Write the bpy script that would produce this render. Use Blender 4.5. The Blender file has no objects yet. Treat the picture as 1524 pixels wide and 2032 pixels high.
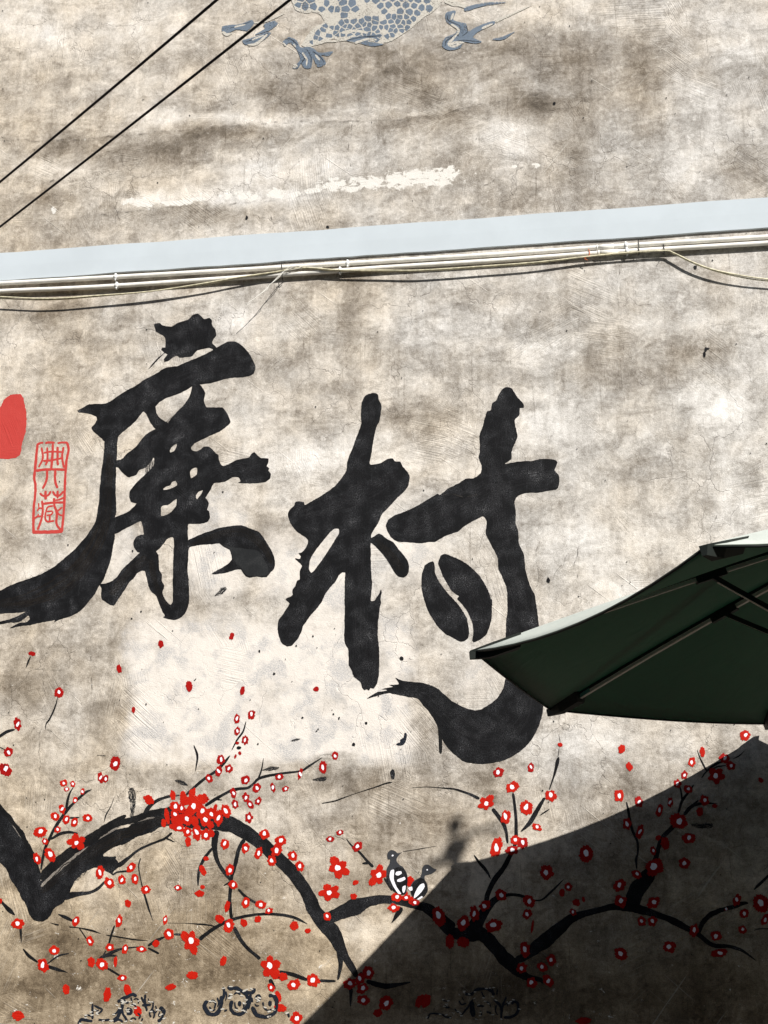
import bpy, bmesh, math, random
import numpy as np
from mathutils import Vector, Matrix, geometry

# ------------------------------------------------------------------ camera, sky, sun, exposure
SC = bpy.context.scene
COL = SC.collection
FPX, PW, PH = 2303.94, 1524.0, 2032.0          # focal length in photo pixels, photo size
PITCH, YAW = 0.27052, 0.14261
EYE = Vector((0.0, -5.5, 1.6))
FW = Vector((-math.sin(YAW) * math.cos(PITCH), math.cos(YAW) * math.cos(PITCH), math.sin(PITCH)))
RT = Vector((math.cos(YAW), math.sin(YAW), 0.0))
UP = RT.cross(FW)
cd = bpy.data.cameras.new('camera')
cam = bpy.data.objects.new('camera', cd)
COL.objects.link(cam)
cam.matrix_world = Matrix(((RT.x, UP.x, -FW.x, EYE.x), (RT.y, UP.y, -FW.y, EYE.y), (RT.z, UP.z, -FW.z, EYE.z), (0, 0, 0, 1)))
cd.sensor_fit = 'HORIZONTAL'
cd.sensor_width = 36.0
cd.lens = 36.0 * FPX / PW
cd.clip_start, cd.clip_end = 0.05, 500.0
SC.camera = cam

SUN = Vector((-0.6727, 1.0, -0.9177))            # travel direction of the sunlight
elev = math.atan2(-SUN.z, math.hypot(SUN.x, SUN.y))
world = bpy.data.worlds.new('World')
SC.world = world
world.use_nodes = True
wn = world.node_tree
sky = wn.nodes.new('ShaderNodeTexSky')
sky.sky_type = 'NISHITA'
sky.sun_disc = False
sky.sun_elevation = elev
sky.sun_rotation = math.atan2(-SUN.x, -SUN.y)
wn.links.new(sky.outputs['Color'], wn.nodes['Background'].inputs['Color'])
wn.nodes['Background'].inputs['Strength'].default_value = 0.05
sl = bpy.data.lights.new('sun', 'SUN')
sl.energy = 5.0
sl.angle = math.radians(0.5)
sl.color = (1.0, 0.968, 0.922)
so = bpy.data.objects.new('sun', sl)
so.rotation_euler = SUN.to_track_quat('-Z', 'Y').to_euler()
so.location = (6, -10, 12)
COL.objects.link(so)
SC.view_settings.view_transform = 'Standard'
SC.view_settings.look = 'None'
SC.view_settings.gamma = 1.0
SC.view_settings.use_curve_mapping = False
SC.view_settings.exposure = 0.40

rng = random.Random(7)
nrs = np.random.RandomState(11)


# ------------------------------------------------------------------ helpers
def ray(u, v):
    return FW + RT * ((u - PW / 2) / FPX) - UP * ((v - PH / 2) / FPX)


def wp(u, v, off=0.0):
    """point of the wall plane (shifted out by off) that the photo shows at pixel u, v"""
    d = ray(u, v)
    return EYE + d * ((-off - EYE.y) / d.y)


def link(name, me, parent=None):
    o = bpy.data.objects.new(name, me)
    COL.objects.link(o)
    if parent is not None:
        o.parent = parent
    return o


def mesh(name, verts, faces, mat, parent=None, uvs=None, smooth=False):
    me = bpy.data.meshes.new(name)
    me.from_pydata([tuple(v) for v in verts], [], faces)
    if uvs is not None:
        ul = me.uv_layers.new(name='UVMap')
        for lp in me.loops:
            ul.data[lp.index].uv = uvs[lp.vertex_index]
    if smooth:
        for p in me.polygons:
            p.use_smooth = True
    for m in (mat if isinstance(mat, (list, tuple)) else [mat]):
        me.materials.append(m)
    me.update()
    return link(name, me, parent)


def tag(o, label=None, cat=None, group=None, kind=None):
    if label: o['label'] = label
    if cat: o['category'] = cat
    if group: o['group'] = group
    if kind: o['kind'] = kind
    return o


def empty(name, loc=(0, 0, 0), parent=None):
    o = bpy.data.objects.new(name, None)
    o.location = loc
    COL.objects.link(o)
    if parent is not None:
        o.parent = parent
    return o


class N:
    """small node-graph builder"""
    def __init__(self, name):
        self.m = bpy.data.materials.new(name)
        self.m.use_nodes = True
        self.t = self.m.node_tree
        self.t.nodes.clear()
        self.out = self.t.nodes.new('ShaderNodeOutputMaterial')

    def n(self, typ, **kw):
        nd = self.t.nodes.new('ShaderNode' + typ)
        ins = kw.pop('ins', {})
        for k, v in kw.items():
            setattr(nd, k, v)
        for k, v in ins.items():
            self.set(nd, k, v)
        return nd

    def set(self, nd, k, v):
        s = nd.inputs[k]
        if hasattr(v, 'is_output'):
            self.t.links.new(v, s)
        else:
            s.default_value = v

    def math(self, op, a, b=None, clamp=False):
        nd = self.n('Math', operation=op, use_clamp=clamp)
        self.set(nd, 0, a)
        if b is not None: self.set(nd, 1, b)
        return nd.outputs[0]

    def mr(self, v, a, b, c=0.0, d=1.0, smooth=True):
        nd = self.n('MapRange', interpolation_type='SMOOTHSTEP' if smooth else 'LINEAR')
        for k, x in (('Value', v), ('From Min', a), ('From Max', b), ('To Min', c), ('To Max', d)):
            self.set(nd, k, x)
        return nd.outputs[0]

    def noise(self, vec, scale, detail=3.0, rough=0.55, dist=0.0):
        nd = self.n('TexNoise', ins={'Vector': vec, 'Scale': scale, 'Detail': detail, 'Roughness': rough, 'Distortion': dist})
        return nd.outputs['Fac']

    def scalev(self, vec, s):
        nd = self.n('VectorMath', operation='MULTIPLY')
        self.set(nd, 0, vec)
        nd.inputs[1].default_value = s
        return nd.outputs[0]

    def mix(self, f, a, b, blend='MIX'):
        nd = self.n('Mix', data_type='RGBA', blend_type=blend)
        self.set(nd, 'Factor', f)
        self.set(nd, 6, a)
        self.set(nd, 7, b)
        return nd.outputs[2]

    def ramp(self, f, stops):
        nd = self.n('ValToRGB')
        e = nd.color_ramp.elements
        while len(e) < len(stops): e.new(0.5)
        for k, (p, c) in enumerate(stops):
            e[k].position = p
            e[k].color = (*c, 1)
        self.set(nd, 'Fac', f)
        return nd.outputs['Color']

    def surf(self, col, rough=0.8, bump=None, bstr=0.3, bdist=0.002, metal=0.0, alpha=None, spec=0.3):
        p = self.n('BsdfPrincipled')
        self.set(p, 'Base Color', col)
        self.set(p, 'Roughness', rough)
        self.set(p, 'Metallic', metal)
        self.set(p, 'Specular IOR Level', spec)
        if bump is not None:
            b = self.n('Bump', ins={'Strength': bstr, 'Distance': bdist, 'Height': bump})
            self.t.links.new(b.outputs[0], p.inputs['Normal'])
        sh = p.outputs[0]
        if alpha is not None:
            tr = self.n('BsdfTransparent')
            mx = self.n('MixShader')
            self.set(mx, 0, alpha)
            self.t.links.new(tr.outputs[0], mx.inputs[1])
            self.t.links.new(sh, mx.inputs[2])
            sh = mx.outputs[0]
        self.t.links.new(sh, self.out.inputs['Surface'])
        return self.m


def c4(r, g, b): return (r, g, b, 1.0)


def wall_relief(g, P):
    """shared trowel relief of the plaster: grain, combed trowel arcs, scratches"""
    grain = g.noise(P, 170.0, 4.0, 0.65)
    mid = g.noise(P, 22.0, 4.0, 0.6, 0.4)
    vor = g.n('TexVoronoi', ins={'Vector': P, 'Scale': 3.3, 'Randomness': 1.0})
    sep = g.n('SeparateColor', ins={'Color': vor.outputs['Color']})
    ang = g.math('MULTIPLY', sep.outputs[0], 3.14159)
    rot = g.n('VectorRotate', rotation_type='Y_AXIS', ins={'Vector': P, 'Angle': ang})
    comb = g.noise(g.scalev(rot.outputs[0], (5.0, 1.0, 150.0)), 1.0, 2.0, 0.5)
    cm = g.mr(g.noise(P, 2.1, 2.0, 0.5), 0.50, 0.66)
    combh = g.math('MULTIPLY', g.math('SUBTRACT', comb, 0.5), cm)
    rot2 = g.n('VectorRotate', rotation_type='Y_AXIS', ins={'Vector': P, 'Angle': 0.9})
    scr = g.noise(g.scalev(rot2.outputs[0], (1.6, 1.0, 60.0)), 1.0, 2.0, 0.5, 0.3)
    scr = g.mr(scr, 0.70, 0.76)
    rot3 = g.n('VectorRotate', rotation_type='Y_AXIS', ins={'Vector': P, 'Angle': -0.7})
    scr2 = g.noise(g.scalev(rot3.outputs[0], (1.8, 1.0, 75.0)), 1.0, 2.0, 0.5, 0.3)
    scr2 = g.mr(scr2, 0.70, 0.75)
    h = g.math('ADD', g.math('MULTIPLY', grain, 0.55), g.math('MULTIPLY', mid, 0.9))
    h = g.math('ADD', h, g.math('MULTIPLY', combh, 1.5))
    h = g.math('ADD', h, g.math('MULTIPLY', scr, 0.5))
    h = g.math('ADD', h, g.math('MULTIPLY', scr2, 0.5))
    return h, grain, comb, cm, scr, scr2


def make_plaster():
    g = N('weathered_plaster')
    P = g.n('TexCoord').outputs['Object']
    h, grain, comb, cm, scr, scr2 = wall_relief(g, P)
    tone = g.n('Attribute', attribute_name='tone').outputs['Fac']
    warm = g.n('Attribute', attribute_name='warm').outputs['Fac']
    cream = g.n('Attribute', attribute_name='cream').outputs['Fac']
    n1 = g.noise(P, 8.0, 10.0, 0.66, 0.9)
    n2 = g.noise(g.scalev(P, (16.0, 1.0, 1.3)), 1.0, 3.0, 0.55, 0.8)
    n2h = g.noise(g.scalev(P, (2.2, 1.0, 9.0)), 1.0, 4.0, 0.6, 0.8)
    n3 = g.noise(P, 48.0, 6.0, 0.72)
    n4 = g.noise(P, 260.0, 3.0, 0.7)
    t = g.math('ADD', tone, g.math('MULTIPLY', g.math('SUBTRACT', n1, 0.5), 0.85))
    for nz, k in ((n2, 0.26), (n2h, 0.30), (n3, 0.66), (n4, 0.62), (grain, 0.45)):
        t = g.math('ADD', t, g.math('MULTIPLY', g.math('SUBTRACT', nz, 0.5), k))
    # crisp edged layers: worn skim coat, damp tide marks, small scuffs, thin runs
    s1 = g.mr(g.noise(g.scalev(P, (1.6, 1.0, 4.2)), 1.0, 10.0, 0.66, 0.4), 0.50, 0.518)
    s2 = g.mr(g.noise(g.scalev(P, (3.4, 1.0, 5.0)), 1.3, 9.0, 0.70, 0.6), 0.545, 0.575)
    s3 = g.mr(g.noise(P, 15.0, 9.0, 0.78, 0.5), 0.575, 0.62)
    s4 = g.mr(g.noise(g.scalev(P, (19.0, 1.0, 15.0)), 1.0, 9.0, 0.80, 0.3), 0.585, 0.64)
    s5 = g.math('MULTIPLY', g.mr(g.noise(g.scalev(P, (75.0, 1.0, 2.6)), 1.0, 3.0, 0.6, 0.4), 0.62, 0.72), g.mr(n1, 0.40, 0.55))
    for nz, k in ((s1, 0.075), (s2, -0.085), (s3, 0.11), (s4, -0.12), (s5, -0.16)):
        t = g.math('ADD', t, g.math('MULTIPLY', nz, k))
    col = g.ramp(t, [(0.0, (0.080, 0.068, 0.056)), (0.25, (0.182, 0.162, 0.139)), (0.5, (0.348, 0.326, 0.298)),
                     (0.72, (0.555, 0.530, 0.495)), (1.0, (0.77, 0.745, 0.71))])
    wf = g.math('ADD', warm, g.math('MULTIPLY', g.math('SUBTRACT', g.noise(P, 4.0, 5.0, 0.6), 0.5), 1.0), clamp=True)
    col = g.mix(wf, col, g.mix(1.0, col, c4(1.0, 0.86, 0.66), 'MULTIPLY'))
    # hairline cracks, only in patches
    wv = g.n('VectorMath', operation='ADD')
    g.set(wv, 0, P)
    nv = g.n('TexNoise', ins={'Vector': P, 'Scale': 9.0, 'Detail': 4.0})
    sv = g.scalev(nv.outputs['Color'], (0.16, 0.16, 0.16))
    g.set(wv, 1, sv)
    vor = g.n('TexVoronoi', feature='DISTANCE_TO_EDGE', ins={'Vector': g.scalev(wv.outputs[0], (1.0, 1.0, 0.7)), 'Scale': 4.6})
    ck = g.mr(vor.outputs['Distance'], 0.0, 0.010, 1.0, 0.0)
    ckm = g.mr(g.noise(P, 1.7, 3.0, 0.6), 0.47, 0.60)
    crack = g.math('MULTIPLY', ck, ckm)
    col = g.mix(g.math('MULTIPLY', crack, 0.30), col, c4(0.12, 0.10, 0.085))
    # pale limewash overpaint with soft grey smudges
    edge = g.math('ADD', cream, g.math('MULTIPLY', g.math('SUBTRACT', g.noise(P, 16.0, 7.0, 0.75), 0.5), 0.95))
    cf = g.mr(edge, 0.25, 0.95)
    sm = g.mr(g.noise(P, 7.5, 4.0, 0.6, 0.3), 0.46, 0.62)
    smg = g.math('MULTIPLY', sm, g.mr(g.noise(P, 210.0, 3.0, 0.7), 0.38, 0.58))
    ccol = g.mix(g.math('MULTIPLY', smg, 0.85), c4(0.72, 0.67, 0.61), c4(0.36, 0.365, 0.375))
    ccol = g.mix(g.mr(n3, 0.55, 0.75, 0.0, 0.35), ccol, c4(0.62, 0.57, 0.50))
    col = g.mix(g.math('MULTIPLY', cf, 0.93), col, ccol)
    # crisp lime chips
    chip = g.n('Attribute', attribute_name='chip').outputs['Fac']
    ce = g.math('ADD', chip, g.math('MULTIPLY', g.math('SUBTRACT', g.noise(g.scalev(P, (22.0, 1.0, 30.0)), 1.0, 9.0, 0.72, 0.4), 0.5), 2.6))
    col = g.mix(g.math('MULTIPLY', g.mr(ce, 0.42, 0.52), 0.9), col, g.mix(n3, c4(0.80, 0.78, 0.73), c4(0.62, 0.59, 0.54)))
    # raised trowel scratches catch lime and stay paler
    sc = g.math('MAXIMUM', scr, scr2)
    col = g.mix(g.math('MULTIPLY', sc, 0.28), col, c4(0.74, 0.70, 0.63))
    cl = g.math('MULTIPLY', g.mr(comb, 0.55, 0.70), cm)
    col = g.mix(g.math('MULTIPLY', cl, 0.20), col, c4(0.72, 0.67, 0.58))
    # tiny pits and specks
    pit = g.n('TexVoronoi', ins={'Vector': P, 'Scale': 42.0})
    pm = g.math('MULTIPLY', g.mr(pit.outputs['Distance'], 0.0, 0.10, 1.0, 0.0), g.mr(g.noise(P, 30.0), 0.55, 0.62))
    col = g.mix(g.math('MULTIPLY', pm, 0.6), col, c4(0.10, 0.09, 0.08))
    hh = g.math('SUBTRACT', h, g.math('MULTIPLY', crack, 0.6))
    return g.surf(col, 0.92, hh, 0.8, 0.0042, spec=0.1)


def make_paint(name, dark, light, spk=0.5, rough=0.55, alpha_edge=False, hi=None, wear=0.0, lim0=0.22, us=2.2):
    """wall paint: two tones mixed by brushing and by the canvas-like grain of the plaster below"""
    g = N(name)
    P = g.n('TexCoord').outputs['Object']
    h, grain, comb, cm, scr, scr2 = wall_relief(g, P)
    a = g.noise(P, 11.0, 5.0, 0.6, 0.3)
    b = g.noise(g.scalev(P, (190.0, 1.0, 230.0)), 1.0, 3.0, 0.8)
    c = g.noise(g.scalev(P, (90.0, 1.0, 14.0)), 1.0, 3.0, 0.6)
    f = g.math('MULTIPLY', g.mr(a, 0.40, 0.62, 0.15, 1.0), g.mr(b, 0.42, 0.66))
    f = g.math('ADD', g.math('MULTIPLY', f, spk), g.mr(c, 0.55, 0.8, 0.0, 0.25), clamp=True)
    col = g.mix(f, c4(*dark), c4(*light))
    if hi:
        col = g.mix(g.mr(g.math('MULTIPLY', b, a), 0.345, 0.40), col, c4(*hi))
    al = None
    if wear:
        wz = g.noise(g.scalev(P, (120.0, 1.0, 150.0)), 1.0, 4.0, 0.75)
        al = g.mr(g.math('ADD', wz, g.math('MULTIPLY', a, 0.3)), wear, wear + 0.05)
    if alpha_edge:
        uv = g.n('UVMap').outputs[0]
        s = g.n('SeparateXYZ', ins={0: uv})
        v = g.math('ABSOLUTE', s.outputs[1])
        st = g.noise(g.scalev(uv, (us, 7.0, 1.0)), 1.0, 4.0, 0.7)
        st2 = g.noise(P, 160.0, 3.0, 0.7)
        q = g.math('ADD', g.math('MULTIPLY', st, 0.75), g.math('MULTIPLY', st2, 0.25))
        lim = g.mr(v, 0.62, 1.02, lim0, 0.66)
        al = g.mr(g.math('SUBTRACT', q, lim), -0.02, 0.03)
    return g.surf(col, rough, h, 0.55, 0.0030, alpha=al, spec=0.12)


def make_plain(name, col, rough=0.5, metal=0.0, var=0.12, scale=30.0, bump=0.1, spec=0.4):
    g = N(name)
    P = g.n('TexCoord').outputs['Object']
    nz = g.noise(P, scale, 4.0, 0.6)
    k = g.mr(nz, 0.3, 0.7, 1.0 - var, 1.0 + var)
    cc = g.n('CombineColor', ins={0: k, 1: k, 2: k})
    cl = g.mix(1.0, c4(*col), cc.outputs[0], 'MULTIPLY')
    return g.surf(cl, rough, nz, bump, 0.001, metal, spec=spec)


M_WALL = make_plaster()
M_BLACK = make_paint('black_wall_paint', (0.0035, 0.0036, 0.0042), (0.044, 0.045, 0.049), 0.95, 0.75, hi=(0.12, 0.12, 0.125))
M_GREY = make_paint('thin_grey_wall_paint', (0.014, 0.015, 0.016), (0.052, 0.053, 0.054), 0.8, 0.7)
M_BIRD = make_paint('slate_grey_paint', (0.035, 0.037, 0.042), (0.055, 0.057, 0.062), 0.6, 0.6)
M_DRY = make_paint('dry_brushed_black_paint', (0.005, 0.005, 0.0055), (0.030, 0.028, 0.026), 0.8, 0.6, alpha_edge=True)
M_SCUFF = make_paint('scuffed_black_paint', (0.010, 0.011, 0.013), (0.04, 0.042, 0.045), 0.7, 0.7, lim0=0.47, alpha_edge=True)
M_CHAR = make_paint('charcoal_brush_streaks', (0.007, 0.007, 0.008), (0.050, 0.050, 0.053), 0.95, 0.75, us=0.22, lim0=0.50, alpha_edge=True)
M_PALE = make_paint('plaster_showing_through_strokes', (0.20, 0.175, 0.15), (0.46, 0.42, 0.37), 0.9, 0.8, us=0.35, lim0=0.44, alpha_edge=True)
M_UMBER = make_paint('brown_black_brush_streaks', (0.008, 0.0065, 0.0055), (0.040, 0.035, 0.031), 0.9, 0.75, us=0.22, lim0=0.50, alpha_edge=True)
M_WORN = make_paint('worn_black_paint', (0.012, 0.014, 0.018), (0.05, 0.055, 0.065), 0.7, 0.6, wear=0.60)
M_NAVY = make_paint('flaking_navy_paint', (0.010, 0.013, 0.020), (0.03, 0.036, 0.05), 0.6, 0.55, wear=0.50)
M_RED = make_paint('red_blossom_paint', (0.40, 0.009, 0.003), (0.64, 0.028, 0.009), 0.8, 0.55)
M_DRED = make_paint('crimson_and_shaded_blossom_paint', (0.28, 0.005, 0.004), (0.48, 0.014, 0.009), 0.8, 0.55)  # deeper red of some blossoms; also puts shade into those in parasol shadow
M_ROSE = make_paint('faded_red_paint', (0.45, 0.048, 0.040), (0.53, 0.085, 0.070), 0.5, 0.6)
M_WHITE = make_paint('white_paint_dab', (0.84, 0.83, 0.87), (0.68, 0.68, 0.76), 0.4, 0.55)
M_BLUE = make_paint('flaking_blue_grey_paint', (0.125, 0.160, 0.205), (0.19, 0.225, 0.27), 0.7, 0.7, wear=0.55)
M_CREAM = make_paint('flaking_cream_paint', (0.52, 0.49, 0.43), (0.42, 0.395, 0.35), 0.6, 0.7, wear=0.555)
M_LEDGE = make_plain('pale_blue_ledge_paint', (0.485, 0.532, 0.562), 0.85, scale=3.0, var=0.035, bump=0.3, spec=0.1)
M_PVC = make_plain('cream_pvc', (0.80, 0.775, 0.715), 0.45, var=0.10, scale=18)
M_CLIP = make_plain('white_plastic', (0.78, 0.78, 0.76), 0.4)
M_CABLE = make_plain('yellowed_cable_jacket', (0.62, 0.57, 0.40), 0.5, var=0.3, scale=40)
M_WIRE = make_plain('white_wire_jacket', (0.72, 0.70, 0.64), 0.5)
M_TIE = make_plain('black_plastic', (0.015, 0.014, 0.014), 0.45)
M_ORANGE = make_plain('orange_tape', (0.60, 0.13, 0.03), 0.5)
M_LINE = make_plain('dark_brown_cable_jacket', (0.018, 0.010, 0.008), 0.55)


# ------------------------------------------------------------------ setting: ground
def ground():
    g = N('dark_paving')
    P = g.n('TexCoord').outputs['Object']
    col = g.ramp(g.noise(P, 3.0, 7.0, 0.65), [(0.2, (0.05, 0.047, 0.043)), (0.8, (0.11, 0.105, 0.098))])
    m = g.surf(col, 0.9, g.noise(P, 60.0, 4.0), 0.4, 0.004)
    s = 120.0
    o = mesh('ground', [(-s, -s, 0), (s, -s, 0), (s, s, 0), (-s, s, 0)], [(0, 1, 2, 3)], m)
    tag(o, 'dark worn paving in front of the painted wall', kind='structure')


ground()


# ------------------------------------------------------------------ wall
def vnoise(x, y, seed):
    """smooth value noise on numpy arrays"""
    rs = np.random.RandomState(seed)
    tab = rs.rand(256, 256)
    xi, yi = np.floor(x).astype(int), np.floor(y).astype(int)
    fx, fy = x - xi, y - yi
    fx, fy = fx * fx * (3 - 2 * fx), fy * fy * (3 - 2 * fy)
    a = tab[yi % 256, xi % 256]; b = tab[yi % 256, (xi + 1) % 256]
    c = tab[(yi + 1) % 256, xi % 256]; d = tab[(yi + 1) % 256, (xi + 1) % 256]
    return (a * (1 - fx) + b * fx) * (1 - fy) + (c * (1 - fx) + d * fx) * fy


def fbm(x, y, seed, oct=5, gain=0.55):
    s = np.zeros_like(x); a = 1.0; t = 0.0
    for k in range(oct):
        s += a * vnoise(x * 2 ** k + 17.3 * k, y * 2 ** k + 9.1 * k, seed + k)
        t += a; a *= gain
    return s / t - 0.5


# stains and limewash patches of this wall: photo position, half size, strength
DARKS = [(900, 110, 380, 55, .30), (560, 180, 110, 35, .34), (790, 175, 170, 42, .34), (1130, 130, 150, 60, .24), (120, 130, 80, 45, .15),
         (350, 300, 210, 40, .20), (1080, 220, 90, 36, .34), (1270, 230, 36, 150, .26), (1150, 330, 50, 120, .26), (1500, 330, 50, 90, .2),
         (450, 262, 90, 34, .24), (890, 255, 80, 50, .16), (1290, 120, 60, 80, .16), (650, 60, 60, 40, .1), (880, 300, 180, 30, .16),
         (60, 400, 60, 50, .12), (420, 420, 90, 30, .12), (980, 410, 60, 50, .12), (1330, 400, 120, 40, .10),
         (150, 690, 70, 28, .28), (345, 662, 46, 28, .26), (690, 640, 34, 70, .28), (820, 812, 70, 46, .24), (1290, 750, 110, 55, .20),
         (1400, 700, 36, 24, .26), (1010, 765, 60, 28, .16), (640, 850, 55, 38, .22), (700, 560, 70, 26, .18), (1340, 900, 80, 55, .18),
         (1250, 960, 70, 40, .14), (120, 630, 60, 30, .16), (30, 620, 40, 30, .16), (940, 590, 80, 30, .14), (1180, 620, 60, 30, .14),
         (560, 720, 60, 40, .18), (660, 770, 50, 30, .2), (40, 690, 30, 30, .18), (1120, 740, 30, 80, .12), (580, 800, 40, 30, .2),
         (100, 1300, 110, 55, .24), (70, 1370, 80, 26, .2), (185, 1430, 55, 38, .24), (700, 1560, 70, 40, .22), (620, 1525, 50, 22, .25),
         (180, 1520, 70, 30, .14), (850, 1640, 90, 40, .14), (30, 1060, 34, 26, .20), (20, 1010, 24, 30, .22), (1240, 1530, 50, 40, .18),
         (960, 1550, 50, 40, .12), (740, 1650, 40, 30, .14), (560, 1760, 120, 40, .10), (260, 1870, 260, 40, .16), (120, 1940, 160, 60, .24),
         (620, 1870, 110, 60, .14), (420, 1930, 180, 46, .24), (60, 2000, 90, 50, .18), (300, 1960, 90, 50, .20), (1200, 1985, 420, 70, .30),
         (1400, 1850, 150, 80, .18), (1000, 1930, 160, 60, .16), (1430, 1640, 120, 90, .16), (760, 1960, 90, 60, .2), (1250, 1700, 120, 60, .12)]
DARKS += [(620, 262, 320, 13, .24), (900, 232, 150, 16, .26), (1050, 210, 90, 26, .2), (160, 290, 160, 12, .14), (400, 425, 120, 14, .14)]
LIGHTS = [(450, 236, 200, 10, .22), (760, 222, 90, 8, .2), (60, 60, 90, 55, .34), (1000, 270, 70, 50, .26), (760, 40, 80, 40, .12), (620, 285, 150, 60, .24), (560, 385, 90, 16, .30),
          (400, 395, 130, 14, .22), (300, 405, 60, 10, .26), (1360, 330, 80, 40, .14), (220, 170, 80, 40, .16), (1440, 210, 60, 60, .1),
          (520, 330, 160, 30, .16), (1010, 130, 30, 30, .2), (300, 40, 80, 40, .16), (100, 330, 90, 40, .14), (1100, 320, 60, 20, .14),
          (60, 690, 50, 36, .24), (250, 640, 60, 40, .10), (860, 655, 60, 40, .10), (1060, 800, 90, 50, .12), (1440, 830, 60, 36, .26),
          (1250, 630, 90, 20, .14), (990, 620, 80, 20, .16), (1420, 640, 60, 30, .14), (600, 900, 90, 60, .2), (740, 880, 120, 40, .12),
          (540, 660, 60, 40, .16), (460, 620, 60, 30, .14), (1370, 790, 50, 30, .18), (1160, 860, 60, 50, .12), (1500, 700, 40, 60, .1),
          (300, 930, 60, 60, .12), (480, 820, 70, 60, .16), (1130, 1120, 60, 120, .12), (1230, 1010, 90, 60, .08), (150, 1090, 80, 40, .14),
          (60, 1150, 60, 40, .14), (120, 1400, 40, 50, .14), (200, 1360, 40, 50, .14), (1130, 1480, 60, 60, .16), (1200, 1470, 60, 50, .14),
          (1330, 1480, 80, 40, .12), (420, 1640, 120, 40, .10), (680, 1690, 30, 26, .2), (620, 1790, 40, 26, .2), (700, 1840, 120, 26, .20),
          (730, 1870, 60, 40, .2), (640, 1960, 70, 40, .16), (180, 1760, 60, 40, .12), (1040, 1690, 80, 30, .2), (1290, 1830, 70, 30, .14),
          (960, 1780, 60, 40, .12), (1240, 1900, 100, 40, .16), (200, 1600, 70, 60, .10), (640, 1610, 90, 30, .12)]
EFFL = [(840, 352, 66, 16), (730, 362, 36, 13), (665, 366, 30, 12), (885, 343, 26, 10), (545, 384, 16, 9), (585, 384, 14, 6), (480, 388, 18, 9),
        (455, 385, 9, 7), (350, 402, 40, 6), (285, 405, 22, 8), (255, 400, 14, 6), (390, 396, 20, 5), (620, 379, 20, 5), (790, 358, 30, 14),
        (1060, 328, 9, 5), (1020, 330, 7, 4), (108, 415, 6, 8), (700, 372, 14, 7), (505, 392, 12, 6)]


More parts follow.
